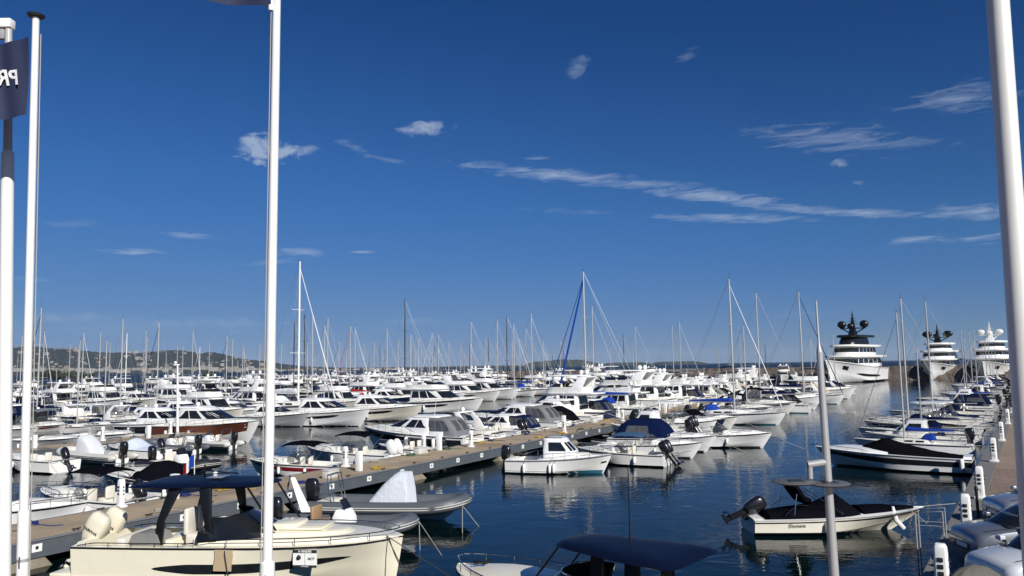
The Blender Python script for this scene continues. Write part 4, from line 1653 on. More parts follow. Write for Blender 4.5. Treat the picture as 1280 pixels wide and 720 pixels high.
# cream motor boat with navy roof at the bottom left
def cream_boat():
    c = Vector((-8.35, 24.7, 0))
    r = empty('motor_boat', c, R(-7), 'cream motor boat with dark blue roof and two cream outboards beside the main pier', 'boat')
    L, B = 9.9, 3.1
    H = Hull(L, B, 1.28, 1.42, rake=.35, draft=.45, transom=.94, full=3.6, flare=1.15, chine=.15, maxt=.45, fine=.72)
    H.build(r, CREAM, ANTIK)
    H.rub(r, BLACK, .022, v=.985)
    H.band(.27, .87, .36, .60, 'hull_window', GLASS, r, off=.014, taper=True)
    H.band(.0, .2, .20, .235, 'spray_rail', CREAM, r, off=.05)
    H.deck(r, CREAM, cock=(.03, .40), floor=.55, g=.26, camber=.10, raise_=.10)
    # raised foredeck trunk with a recessed sunbed well
    z = 1.32
    tr = House([(z - .02, -L * .06, L * .41, B * .36, L * .22, .85), (z + .30, -L * .05, L * .33, B * .31, L * .2, .85)])
    tr.shell(r, CREAM, 'foredeck_trunk', .05)
    MB().box(.6, 2.6, -.6, .6, z + .35, z + .42).build('sunbed', CREAM, r, bevel=.03)
    for y in (-.2, .2):
        MB().box(.7, 2.5, y - .01, y + .01, z + .421, z + .424).build('sunbed_seam', FGREY, r)
    # windscreen, dark, wrapping
    ws = House([(z + .2, -L * .12, L * .13, B * .42, L * .14, .9), (z + .78, -L * .15, -L * .0, B * .36, L * .09, .9)])
    rows = []
    for i in range(25):
        q = -1 + 2 * i / 24
        k = 1 - .45 * max(0, abs(q) - .6) / .4
        rows.append([(lambda p: Vector((p.x, p.y * (1 if q > 0 else -1), p.z)))(ws.plan(lerp(1, .34, abs(q)), lerp(z + .2, lerp(z + .2, z + .78, k), j / 3))) for j in range(4)])
    wo = MB().grid(rows).build('windscreen', GLASS, r, 60)
    MB().tube([rw[-1] for rw in rows], .022, 6).build('windscreen_frame', BLACK, wo)
    ds = House([(z + .12, -L * .12, L * .17, B * .40, L * .15, .88), (z + .34, -L * .12, L * .13, B * .38, L * .14, .88)])
    ds.shell(r, BLACK, 'dash_surround', .0)
    MB().box(.95, 1.75, -.52, .52, z + .30, z + .52, Matrix.Translation((0, 0, 0)) @ Matrix.Rotation(R(0), 4, 'Y')).build('backrest', CREAM, r, bevel=.07)
    for y in (-.28, .28):
        MB().box(.94, .96, y - .05, y + .05, z + .36, z + .46).build('backrest_button', BLK, r)
    # T-top: black raked supports + navy roof
    zr = 3.05
    zr = 2.95
    roof = House([(zr, -3.1, .75, 1.24, 1.4, .84), (zr + .06, -3.4, .95, 1.32, 1.5, .84), (zr + .09, -3.25, .85, 1.26, 1.5, .84)])
    ro = roof.shell(r, NAVYTOP, 'hard_roof', .07, cap0=True)
    MB().box(-1.3, -.8, -.3, .3, zr + .215, zr + .23).build('roof_hatch', mat('hatch_grey', (.22, .25, .3), .2), ro, bevel=.01)
    MB().tube([(-1.5, 0, zr + .2), (-1.5, 0, zr + .6)], .03, 6).tube([(-1.9, -.3, zr + .3), (-.6, .3, zr + .3)], .02, 5).tube([(-1.6, .35, zr + .36), (-.2, -.35, zr + .36)], .02, 5).build('antenna', BLACK, ro)
    dome(ro, -1.2, .1, zr + .2, .09, FWHITE)
    for x0, x1, y in ((-2.25, -1.85, 1.12), (-.75, -.9, 1.12)):
        for sy in (-1, 1):
            MB().loft([[Vector((x + a, sy * yy + b, zz)) for a, b in ((-wd, -.05), (wd, -.05), (wd, .05), (-wd, .05))] for x, yy, zz, wd in ((x0 - .05 if x0 < -1 else x0 + .3, 1.18, 1.1, .14), (x0, 1.14, 2.0, .11), (x1, 1.05, zr + .05, .2))]).build('roof_support', BLACK, r, 30, bevel=.02)
    mb = MB()
    for sy in (-1, 1):
        mb.tube([(.4, sy * .98, zr + .05), (1.05, sy * .96, z + .75), (1.3, sy * .93, z + .4)], .035, 6)
    mb.build('roof_strut', BLACK, r)
    # seats and console
    for y in (-.42, .42):
        seat(r, -1.45, y, 1.12, .62, SEAT, .75, 'helm_seat')
        MB().box(-1.7, -1.15, y - .27, y + .27, .55, 1.1).build('seat_base', CREAM, r, bevel=.04)
    MB().box(-2.45, -1.95, -1.0, 1.0, .55, 1.42).build('galley_unit', CREAM, r, bevel=.06)
    MB().box(-3.5, -2.7, -1.05, 1.05, .55, 1.05).build('stern_seat', SEAT, r, bevel=.09)
    MB().box(-3.75, -3.4, -1.15, 1.15, .9, 1.5).build('stern_backrest', SEAT, r, bevel=.09)
    MB().tube([(-.05 + .05 * math.cos(a), -.45 + .2 * math.sin(a), 1.62 + .19 * math.cos(a)) for a in [2 * math.pi * k / 14 for k in range(14)]], .02, 5, close=True).build('steering_wheel', BLACK, r)
    # grey hood of the stern shower bar
    MB().loft([[Vector((-2.7 + a * k, -.95 + .35 * b, z_)) for a, b in ((-.5, -1), (.5, -1), (.6, 1), (-.4, 1))] for z_, k in ((1.35, 1), (1.62, .75), (1.68, .5))]).build('seat_hood', FGREY, r, 50)
    H.rail(r, STEEL, .36, .985, .24, 6, .016, .10)
    H.rail(r, BLACK, .02, .40, .13, 5, .014, .05, pulpit=False)
    MB().box(-5.8, -4.96, -1.2, 1.2, .32, .44).build('swim_platform', CREAM, r, bevel=.03)
    CO = mat('outboard_cream', (.66, .61, .48), .3, coat=.3)
    for y in (-.42, .42):
        outboard(r, -4.9, y, .95, CO, 30, 1.16, text='YAMAHA')
    for (t, v) in ((.30, .1), (.36, .1)):
        p = H.pt(.12 + t * .1, .45, .01, -1)
    # for-sale board on the side
    p = H.pt(.745, .93, .03, -1)
    sb = MB().box(p.x - .36, p.x + .36, p.y - .03, p.y - .005, p.z - .50, p.z).build('sale_board', PAINTW, r)
    MB().box(p.x - .36, p.x + .36, p.y - .034, p.y - .0305, p.z - .09, p.z - .001).build('board_header', BLK, sb)
    MB().box(p.x - .36, p.x + .36, p.y - .034, p.y - .0305, p.z - .499, p.z - .43).build('board_footer', BLK, sb)
    MB().box(p.x - .004, p.x + .004, p.y - .034, p.y - .0305, p.z - .42, p.z - .10).build('board_divider', BLK, sb)
    X90 = Matrix.Rotation(R(90), 4, 'X')
    text_mesh('A VENDRE', .085, PAINTW, sb, Matrix.Translation((p.x, p.y - .037, p.z - .046)) @ X90, bold=.002)
    text_mesh('06 12 34 56 78'[:0] or 'A VENDRE', .05, PAINTW, sb, Matrix.Translation((p.x, p.y - .037, p.z - .465)) @ X90)
    MB().lathe([(.01, 0), (.055, .0), (.07, .06), (.04, .10), (.01, .12)], 8, (p.x - .18, p.y - .035, p.z - .26)).build('board_emblem', BLK, sb)
    text_mesh('MCF', .10, BLK, sb, Matrix.Translation((p.x + .18, p.y - .037, p.z - .25)) @ X90, shear=.3, bold=.002)
    # tan sheet hanging over the side
    p = H.pt(.50, .96, .03, -1)
    MB().grid([[Vector((p.x + a + .02 * math.sin(b * 9), p.y - .02 - .03 * b + .35 * 0, p.z + .02 - b)) for a in (-.28, -.1, .1, .28)] for b in (0, .15, .3, .45, .6)]).build('fender_board', mat('plywood', (.42, .32, .2), .7), r)
    MB().tube([p + Vector((0, .05, .1)), p + Vector((.06, -.06, -.1)), p + Vector((.2, -.08, -.8)), p + Vector((.28, -.06, -1.25))], .018, 5).build('fender_line', ROPED, r)
    for pa_, pb_ in ((H.pt(.96, 1, -.1, -1) + Vector((0, 0, .1)), Vector((8.0, -1.6, -.1))), (H.pt(.96, 1, -.1, -1) + Vector((0, 0, .1)), Vector((6.0, -1.9, -.1))), (H.pt(.03, 1, -.1, 1), Vector((-7.2, 2.9, .95)))):
        MB().tube([pa_, pb_], .014, 5).build('mooring_line', ROPED, r)
    occupy(c.x, c.y, R(-7), L + 2, B + .3)
    return r


cream_boat()


# boat entering at the bottom centre, with navy T-top
def blue_top_boat():
    r = empty('motor_boat', (1.5, 18.8, 0), R(140), 'cream boat cut by the bottom edge under a glossy dark blue roof with whip antenna', 'boat')
    L, B = 8.0, 2.7
    H = Hull(L, B, 1.0, 1.22, rake=.7, draft=.4, transom=.92, full=3.0, fine=.75)
    H.build(r, CREAM, ANTIK)
    H.rub(r, FNAVY, .03)
    H.deck(r, CREAM, cock=(.05, .5), floor=.35, g=.28, camber=.12, raise_=.08)
    windscreen_open(r, .9, 1.2, 1.0, .55, .6, GLASS, ln=1.0)
    MB().box(-.6, .3, -.5, .5, .35, 1.3).build('console', BLACK, r, bevel=.08)
    MB().box(-.5, -.46, -.25, .2, 1.32, 1.6).build('plotter_screen', BLK, r)
    zr = 2.30
    ro_ = House([(zr, -2.9, .25, 1.08, .8, .74), (zr + .04, -3.1, .42, 1.18, .9, .74), (zr + .07, -3.0, .36, 1.12, .9, .74)])
    ro = ro_.shell(r, NAVYTOP, 'hard_roof', .10, cap0=True)
    for x, dx in ((-2.0, .1), (-.9, -.1)):
        for sy in (-1, 1):
            MB().loft([[Vector((xx + a, sy * .72 + b, zz)) for a, b in ((-.15, -.05), (.15, -.05), (.15, .05), (-.15, .05))] for xx, zz in ((x, .6), (x + dx, zr + .02))]).build('roof_support', BLACK, r, 30)
    mb = MB()
    for sy in (-1, 1):
        mb.tube([(.9, sy * .7, 1.4), (.1, sy * .7, zr + .03)], .03, 6)
    mb.build('roof_strut', BLACK, r)
    MB().tube([(-1.35, -.1, zr + .15), (-1.35, -.1, zr + .4), (-1.35, -.1, zr + 1.9)], [.035, .02, .012], 6).build('whip_antenna', BLACK, ro)
    seat(r, -1.1, .0, .35, 1.2, SEAT)
    H.rail(r, STEEL, .55, .985, .28, 5, .016, .08)
    MB().box(3.0, 3.4, -.06, .06, 1.36, 1.42).tube([(3.1, -.3, 1.4), (3.0, 0, 1.42), (3.2, .25, 1.4)], .03, 6).build('anchor', BLACK, r)
    outboard(r, -4.02, 0, .75, COWL, 0, 1.2)
    occupy(1.2, 18.8, R(143), L, B)


blue_top_boat()


def place(proto_pair, name_s, x, y, h, sc=1.0, label=None, row=None, desc=None, cat='boat', group=None, occ=True, cbox=None, ghost=False):
    root, H = proto_pair
    o = copy_tree(root)
    o.location = (x, y, 0)
    o.rotation_euler = (0, 0, h)
    o.scale = (sc, sc, sc)
    if occ:
        occupy(x, y, h, H.L * sc, H.B * sc * .96)
    o['category'] = cat
    if label:
        o['label'] = label
    if row:
        s = pinv(x, y)[0] if row != 'quay' else (x - QX) * qu[0] + y * qu[1]
        reg(row, s, o, label, desc, cat, group)
    if group:
        o['group'] = group
    return o


ENG = {'a': COWL}
# --- heroes along the main pier, channel side
ribg = proto('rib_cov', make_rib, 7.2, RUBGREY, 'cover', True, COWL, FWHITE)
o = place(ribg, '', -5.6, 34.5, R(-14), 1.0, 'dark grey inflatable boat with white covered console and steel arch behind the cream boat', 'main pier right')
ribt = proto('rib_tan', make_rib, 6.0, RUBGREY, 'tan', False, COWL, None, 0, .29)
o = place(ribt, '', -6.6, 30.2, R(-15), .95, 'smaller dark grey inflatable boat with teak bow step, between cream boat and covered console', 'main pier right')
# white raked pole / gangway beside it
gq = P(383, 640, .75)
g = empty('gangway', gq, 0, 'white raised gangway leaning up at the main pier edge behind the cream boat', 'gangway')
MB().loft([[Vector((a * wd, b, 0)) + Vector(c_) for a, b in ((-1, -.04), (1, -.04), (1, .04), (-1, .04))] for c_, wd in (((0, 0, 0), .20), ((-.45, .6, .6), .15), ((-.85, 1.0, 1.25), .09))]).build('ramp', PAINTW, g, 30)
MB().tube([(-.85, 1.0, 1.25), (-1.05, 1.3, 1.3), (-1.3, 1.6, .4)], .04, 6).build('hinge_arm', PAINTG, g)

cab = proto('cabin', make_cabin_boat)
o = place(cab, '', 2.75, 48.0, R(-14), 1.0, 'white pilothouse fishing boat with blue waterline stripe and hanging fenders, bow to the right', 'main pier right')
text_H = cab[1]

# mooring gear helper: small boats with blue tops
tent = proto('tent_navy', make_day_boat, 8.0, WHITE, 'tent', FNAVY, 0, None, None)
o = place(tent, '', 11.2, 58.8, R(-25), 1.0, 'white cabin cruiser under a tall dark blue canopy beside the main pier', 'main pier right')
slate = proto('slate', make_day_boat, 6.6, WHITE, 'bimini', FTEAL, 2, None, None)
o = place(slate, '', 7.0, 51.6, R(152), .95, 'open boat with slate blue awning and two black outboards beside the white fishing boat', 'main pier right')
plain = proto('plain', make_day_boat, 7.2, WHITE, 'open', FNAVY, 0, None, None)
o = place(plain, '', 9.6, 55.0, R(-24), 1.0, 'white boat with greenish windscreen and horseshoe rail in front of the blue canopy boat', 'main pier right')
darkc = proto('cov_black', make_day_boat, 7.0, WHITE, 'cover', FBLACK, 1, None, None)
o = place(plain, '', 16.2, 61.0, R(-24), 1.05, 'white bowrider with steel framed windscreen, in front of dark covers', 'main pier right')

# --- Element boat (right), white with black cover and raised outboard
def element_boat():
    r = empty('day_boat', (12.4, 30.6, 0), R(-1), 'white speedboat with black covers, folded bimini and raised black outboard, near the lamp post', 'boat')
    r.scale = (1, 1, .9)
    L, B = 6.8, 2.3
    H = Hull(L, B, .62, .92, rake=1.8, draft=.32, transom=.9, full=2.2, flare=1.3)
    H.build(r, OFFW, None)
    H.rub(r, BLACK, .022, v=.86)
    H.band(.0, .9, .0, .06, 'chine_line', BLACK, r, off=.012)
    H.deck(r, WHITE, cock=(.06, .5), floor=.3, g=.2, camber=.06)
    cover(H, r, FBLACK, .10, .60, [(0, .22), (.25, .34), (.55, .45), (.78, .82), (.80, .84), (1, .22)], inset=.16, sag=.01)
    cover(H, r, FBLACK, .62, .94, [(0, .28), (.4, .26), (1, .10)], 'bow_cover', inset=.2, sag=.01, seed=4)
    outboard(r, -3.42, 0, .62, COWL, 62, 1.0)
    # folded bimini sock and its frame
    MB().loft([[Vector((x + .13 * math.cos(a), .9 * k * math.sin(a), z + .12 * math.cos(a))) for a in [2 * math.pi * j / 10 for j in range(10)]] for x, z, k in ((-1.75, 2.05, 1), (-1.6, 1.75, 1.05), (-1.35, 1.35, .95), (-1.1, 1.25, .6))]).build('folded_bimini', FBLACK, r, 60)
    mb = MB()
    for sy in (-1, 1):
        mb.tube([(-.1, sy * 1.02, .9), (-1.5, sy * .95, 1.95)], .02, 6)
        mb.tube([(-1.9, sy * 1.0, .85), (-1.75, sy * .9, 1.7)], .018, 6)
        mb.tube([(-2.2, sy * .9, .85), (-1.75, sy * .8, 1.2), (-1.3, sy * .8, 1.2)], .018, 6)
    mb.build('bimini_frame', STEEL, r)
    H.fenders(r, FENDW, (.42,), -1, .5, .4, .09)
    p = H.pt(.86, .3, .12, -1)
    MB().tube([p + Vector((-.05, 0, .55)), p + Vector((.02, -.05, 0)), p + Vector((.28, -.08, -.35))], [.05, .1, .09], 8).build('fender', FENDW, r)
    p = H.pt(.2, .62, .02, -1)
    text_mesh('Element', .19, BLK, r, Matrix.Translation((p.x + .25, p.y - .02, p.z)) @ Matrix.Rotation(R(90), 4, 'X'), bold=.0)
    MB().tube([H.pt(.9, 1, -.1, -1), Vector((3.3, -.7, .25)), Vector((4.4, -1.2, .6))], .014, 5).build('mooring_line', ROPE, r)
    MB().tube([H.pt(.98, 1), Vector((5.2, .2, 1.05))], .014, 5).build('mooring_line', ROPE, r)
    occupy(12.1, 30.7, 0, 8.5, B)
    reg('quay', 37, r, 'own')


element_boat()


def black_cover_boat():
    x, y, h = 25.3 - 3.2, 45.6 + 2.0, R(151)
    r = empty('sport_boat', (x + .6, y - .3, 0), R(146), 'low white sport boat with black hull band and long black cover, right quay', 'boat')
    L, B = 8.6, 2.6
    H = Hull(L, B, .85, 1.15, rake=1.4, draft=.35, transom=.86, full=2.2, flare=1.25)
    H.build(r, WHITE, ANTIK)
    H.rub(r, STEEL, .02)
    H.band(.0, .97, .40, .80, 'hull_band', GLASS, r, off=.012)
    H.deck(r, WHITE, cock=(.05, .5), floor=.3, g=.25, camber=.16, raise_=.14)
    cover(H, r, FBLACK, .06, .70, [(0, .12), (.25, .28), (.5, .55), (.70, .85), (.76, .82), (1, .22)], inset=.28, sag=.015)
    MB().box(-5.2, -4.31, -.95, .95, .28, .36).build('swim_platform', TEAK, r, bevel=.02)
    H.fenders(r, FENDW, (.06,), 1, .8, .55, .12)
    MB().tube([H.pt(.98, 1, -.1, 1) + Vector((0, 0, .12)), H.pt(1, 1) + Vector((.35, 0, .1)), H.pt(.98, 1, -.1, -1) + Vector((0, 0, .12))], .03, 6).build('bow_fitting', STEEL, r)
    H.rail(r, STEEL, .62, .95, .2, 3, .012, .1, pulpit=False)
    occupy(x + .6, y - .3, R(146), 9.8, B)
    reg('quay', (x - QX) * qu[0] + y * qu[1], r, 'own')


black_cover_boat()

# --- sport cruiser with tent, left side of the main pier
spt = proto('sport_tent', make_sport, 9.6, WHITE, GLASS, FGREY, False)
x, y = pp(67, 3.3 + 7.2)[:2]
place(spt, '', x, y, HL, 1.14, 'white cruiser with black hull band and clear cockpit tent, stern to the main pier', 'main pier left')
spn = proto('sport', make_sport, 12, WHITE, None, None, True)
spt2 = proto('sport_tent2', make_sport, 12, WHITE, None, FGREY, True)
x, y = pp(83, 3.3 + 7.1)[:2]
place(spt2, '', x, y, HL, .95, 'white cruiser with dark side windows and grey cockpit tent by the pier pillars', 'main pier left')
navyt = proto('navytop', make_day_boat, 8.0, WHITE, 'hardtop', NAVYTOP, 2)
x, y = pp(75, 3.3 + 5.6)[:2]
o = place(navyt, '', x, y, HL, 1.0, 'navy topped open boat between the two tented cruisers', 'main pier left')
for ch in o.children:
    if ch.name.startswith('hardtop') and 'frame' not in ch.name:
        ch.material_slots[0].link = 'OBJECT'
        ch.material_slots[0].material = NAVYTOP
redb = proto('redboat', make_day_boat, 6.4, WHITE, 'bimini', FBLACK, 0, REDH)
x, y = pp(50.8, 3.3 + 4.6)[:2]
place(redb, '', x, y, R(165), 1.0, 'white boat with dark red hull band and black bimini behind the white pier pillars', 'main pier left')
x, y = pp(56.3, 3.3 + 5.0)[:2]
place(proto('arch_blk', make_day_boat, 7.4, WHITE, 'bimini', FBLACK, 2, None, None, WHITE), '', x, y, HL + .06, 1.0, 'white boat with black bimini between the red banded boat and the first tented cruiser', 'main pier left')
x, y = pp(61.4, 3.3 + 3.9)[:2]
place(proto('low_open', make_day_boat, 5.6, WHITE, 'open', FBLACK, 1, None, None, COWL, False, 0), '', x, y, HL - .04, 1.0, 'small low white open boat by the pier pillars, left of the first tented cruiser', 'main pier left')
# dark covered boats, left of the near pier
navyc = proto('cov_navy', make_day_boat, 7.6, NAVYH, 'cover', FBLACK, 0)
x, y = pp(42.0, 3.3 + 5.4)[:2]
o = place(proto('cov_blk', make_day_boat, 7.6, WHITE, 'cover', FBLACK, 0, NAVYH), '', x, y, R(160), 1.08, 'black covered boat with black bimini and small tricolour flag near the main pier', 'main pier left')
fq = P(243, 603, .9)
fl = empty('flag', (fq.x, fq.y, .9), R(-30), 'small blue, white and red flag on the stern of the black covered boat', 'flag')
MB().tube([(0, 0, 0), (-.05, 0, 1.5)], .02, 6).build('flag_staff', PAINTW, fl)
for i, m_ in enumerate((FBLUE, FWHITE, REDF)):
    MB().grid([[Vector((-.06 - .3 * q - .28 * i, .04 * math.sin((q + i) * 5), 1.45 - zz - .32 * (q * .8 + i) * .8)) for zz in (0, .3, .6)] for q in (0, .33, .66, 1)]).build('flag_stripe', m_, fl)
wcud = proto('cuddy_white', make_day_boat, 6.0, WHITE, 'open', FNAVY, 0, None, None)
x, y = -21.5, 33.6
place(wcud, '', x, y, R(4), 1.05, 'white motor boat with black rubbing strip lying by the pier at the left edge', 'main pier left')
x, y = pp(37.6, 3.3 + 4.6)[:2]
place(proto('open_blk', make_day_boat, 6.4, WHITE, 'bimini', FBLACK, 1), '', x, y, R(158), 1.0, 'white open boat with flat black bimini beside the socket pillar', 'main pier left')

# --- second pier, right side: RIBs and small boats
ribw = proto('rib_white', make_rib, 6.6, RUBLIGHT, 'tan', True, COWL, None, 0)
x, y = pp(41.5, 31.3 - 4.2)[:2]
place(ribw, '', x, y, R(140), 1.0, 'white inflatable boat with tan cushion and black outboard, beside the second pier', 'second pier right')
ribw2 = proto('rib_white2', make_rib, 6.4, RUBLIGHT, 'cover', True, COWL, FWHITE, 0)
ribk = proto('rib_black', make_rib, 6.6, RUBDARK, 'console', False, COWL, None, 0)
cuts = [(45.8, proto('open_grey', make_day_boat, 7.0, WHITE, 'open', FNAVY, 1, None, None, COWL, False), .95, 'white open motor boat with steel rails beside the white inflatable'), (50.0, ribw2, 1.0, 'white inflatable boat with silver covered console at the second pier'),
        (53.3, proto('wcover', make_day_boat, 6.2, WHITE, 'cover', FWHITE, 1), .95, 'white boat under a white cover, near the end of the second pier'), (56.6, proto('rib_grey', make_rib, 6.0, RUBGREY, 'console', True, COWL, None, 0), .95, 'grey inflatable boat with open console, second from the pier end'),
        (60.2, proto('rib_plain', make_rib, 6.2, RUBLIGHT, 'console', True, COWL, None, 0), .9, 'cream inflatable boat with black outboard at the tip of the second pier')]
for s, pr, sc, lb in cuts:
    x, y = pp(s, 31.3 - 4.3)[:2]
    place(pr, '', x, y, HL + .05, sc, lb, 'second pier right')
x, y = pp(48.5, 15.5)[:2]
place(ribk, '', x, y, R(-35), 1.0, 'black tubed inflatable boat with cream seats, floating in the channel by the middle flagpole', 'second pier right')
# second pier left side
for s, pr, sc, lb in ((43.0, proto('tan_tarp', make_day_boat, 6.6, OFFW, 'cover', FTAN, 1), 1.0, 'boat under a tan cover behind the bicycles on the second pier'),
                      (48.5, darkc, 1.0, 'white boat under a black cover left of the second pier pillars'),
                      (53.5, proto('greyboat', make_day_boat, 8.2, GREYH, 'open', FNAVY, 0), 1.0, 'grey hulled launch behind the white pillar of the second pier'),
                      (58.5, plain, 1.1, 'white motor boat on the far side of the second pier')):
    x, y = pp(s, 34.5 + 4.0)[:2]
    place(pr, '', x, y, HR, sc, lb, 'second pier left')

# --- third pier, channel side: cruisers with bows towards the viewer
brown = proto('sport_brown', make_sport, 14, WHITE, BROWNH, None, False)
spl = proto('sport_low', make_sport, 12.5, WHITE, GLASS, None, False)
big = proto('sport_big', make_sport, 15, WHITE, None, None, True)
flyw = proto('fly', make_fly, 15, WHITE, True)
flyc = proto('fly_cloth', make_fly, 14, WHITE, False, FNAVY, None, False, .9)
flyo = proto('fly_open', make_fly, 16, WHITE, False, None, FNAVY, False, 1.0)
flyn = proto('fly_navy', make_fly, 15, NAVYH, True, None, None, False, 1.75)
flyi = proto('fly_ivory', make_fly, 13, OFFW, False, FGREY, None, False, .8)
flyg = proto('fly_big', make_fly, 18, WHITE, True, None, None, True)
for (px, py, z, pr, sc, lb) in ((325, 527, 1.9, brown, .95, 'white cruiser with dark brown hull sides, bow towards the viewer'),
                                (256, 527, 1.6, spl, .95, 'white hardtop cruiser just left of the brown hulled one'),
                                (386, 516, 1.6, proto('grey_launch', make_sport, 10.5, GREYH, None, None, False, False), 1.0, 'grey hulled cruiser just right of the brown hulled one'),
                                (463, 511, 2.0, big, .88, 'white cruiser with long black side window and square stern box nearby'),
                                (528, 506, 2.0, proto('sport_cream', make_sport, 15, OFFW, None, None, True), .88, 'ivory cruiser with black side windows behind the tented cruiser'),
                                (605, 497, 2.2, flyo, .95, 'ivory flybridge yacht with its bow behind the navy topped boats')):
    b = P(px, py, z)
    L = pr[1].L * sc
    c = Vector((b.x, b.y)) - Vector((math.cos(HR), math.sin(HR))) * L / 2
    place(pr, '', c.x, c.y, HR, sc, lb, 'third pier right')

# --- left side of main pier, the big yachts further along
bigs = [(91.0, spn, 1.0, 'white hardtop cruiser right behind the grey tented one'), (117, flyg, .98, 'big flybridge yacht with swept arch towering over the pier, right of the tan awning'),
        (124.5, flyg, .90, 'second big flybridge yacht with swept arch, right of the tallest one')]
for s, pr, sc, lb in bigs:
    x, y = pp(s, 3.3 + pr[1].L * sc / 2 + 1.4)[:2]
    place(pr, '', x, y, HL, sc, lb, 'main pier left')

# ------------------------------------------------------------------ sailing yachts under the masts of the photograph
SAIL = {}


def sail(key):
    mk = {'std': dict(furl=None), 'jib': dict(), 'dark': dict(mastm=MASTD, furl=None, boomc=FBLACK), 'white': dict(mastm=MASTW, boomc=FWHITE), 'red': dict(furl=REDF, boomc=REDF),
          'blue': dict(furl=FBLUE, double=True, boomc=FBLUE), 'navyf': dict(furl=FNAVY, boomc=FNAVY), 'bare': dict(furl=None, boomc=FBLUE),
          'awn': dict(awning=FTAN, furl=None), 'navyhull': dict(hm=NAVYH, boomc=FWHITE), 'blueb': dict(furl=FWHITE, boomc=FBLUE)}[key]
    return proto('sail_' + key, make_sail, **mk)


RDEF = {  # pier edge offset, side (+1 left / -1 right)
    'main pier left': (3.3, 1), 'main pier right': (0, -1), 'third pier right': (61.5, -1), 'third pier left': (64.5, 1),
    'fourth pier right': (108, -1), 'fourth pier left': (111, 1), 'fifth pier right': (152, -1), 'fifth pier left': (155, 1),
    'far left pier right': (196, -1), 'far left pier left': (199, 1)}
SDESC = {'std': 'silver masted sailing yacht with navy sail cover', 'jib': 'silver masted sailing yacht with white furled jib', 'dark': 'sailing yacht with tall black mast', 'white': 'sailing yacht with white mast and pale sail cover',
         'red': 'sailing yacht with red furled jib', 'blue': 'sailing yacht with two blue furled sails', 'navyf': 'sailing yacht with dark furled jib', 'bare': 'silver masted sailing yacht with blue sail cover',
         'awn': 'sailing yacht under a pale tan awning', 'navyhull': 'dark blue hulled sailing yacht', 'blueb': 'sailing yacht with bright blue sail cover'}
SAILS = [  # mast px, mast top py, row, kind
    (729, 339, 'main pier left', 'blue'), (786, 384, 'main pier left', 'awn'), (911, 348, 'main pier right', 'blueb'), (929, 407, 'main pier right', 'std'),
    (998, 364, 'main pier right', 'navyf'), (1041, 418, 'main pier right', 'bare'),
    (375, 326, 'third pier right', 'white'), (391, 392, 'third pier left', 'std'), (506, 375, 'third pier left', 'dark'), (438, 407, 'third pier left', 'red'),
    (410, 396, 'fourth pier right', 'std'), (368, 402, 'third pier left', 'dark'), (381, 393, 'fourth pier right', 'dark'), (444, 408, 'fourth pier right', 'jib'),
    (484, 410, 'fourth pier right', 'std'), (468, 428, 'fifth pier right', 'std'), (523, 422, 'fourth pier left', 'std'), (513, 420, 'fifth pier right', 'bare'),
    (548, 418, 'fourth pier left', 'navyf'), (561, 426, 'fifth pier right', 'std'), (589, 402, 'fourth pier left', 'std'), (633, 395, 'third pier left', 'dark'),
    (642, 403, 'third pier right', 'jib'), (657, 410, 'fourth pier left', 'std'), (664, 391, 'third pier right', 'bare'), (740, 382, 'third pier right', 'std'),
    (779, 418, 'third pier right', 'dark'), (794, 408, 'third pier left', 'std'), (840, 406, 'third pier right', 'std'), (849, 401, 'third pier right', 'jib'),
    (607, 422, 'fifth pier right', 'std'), (52, 384, 'third pier left', 'navyf'), (105, 415, 'fourth pier right', 'jib'), (126, 415, 'fourth pier left', 'bare'),
    (154, 398, 'third pier left', 'std'), (159, 416, 'fourth pier left', 'white'), (184, 421, 'fourth pier left', 'std'), (199, 402, 'third pier left', 'navyf'),
    (222, 431, 'fifth pier right', 'std'), (229, 432, 'fourth pier left', 'bare'), (262, 428, 'fifth pier right', 'std'), (250, 433, 'fifth pier left', 'white'), (284, 420, 'third pier left', 'navyf'),
    (291, 423, 'fourth pier right', 'std'), (138, 428, 'fifth pier right', 'std'), (325, 428, 'fifth pier right', 'std'), (352, 430, 'fourth pier left', 'std'),
    (334, 432, 'far left pier right', 'bare'), (424, 426, 'fourth pier left', 'navyf'), (455, 430, 'fifth pier left', 'std'), (537, 430, 'fifth pier left', 'std'),
    (180, 436, 'fifth pier left', 'bare'), (88, 430, 'fifth pier right', 'std'), (28, 420, 'fourth pier right', 'std'), (475, 432, 'fifth pier right', 'dark'),
    (620, 428, 'fourth pier left', 'bare'), (700, 425, 'fourth pier left', 'std'), (498, 424, 'fifth pier right', 'std'), (576, 430, 'far left pier right', 'std'),
    (306, 434, 'far left pier right', 'std'), (208, 438, 'far left pier right', 'std'), (404, 436, 'far left pier right', 'std'), (640, 424, 'fifth pier right', 'std')]
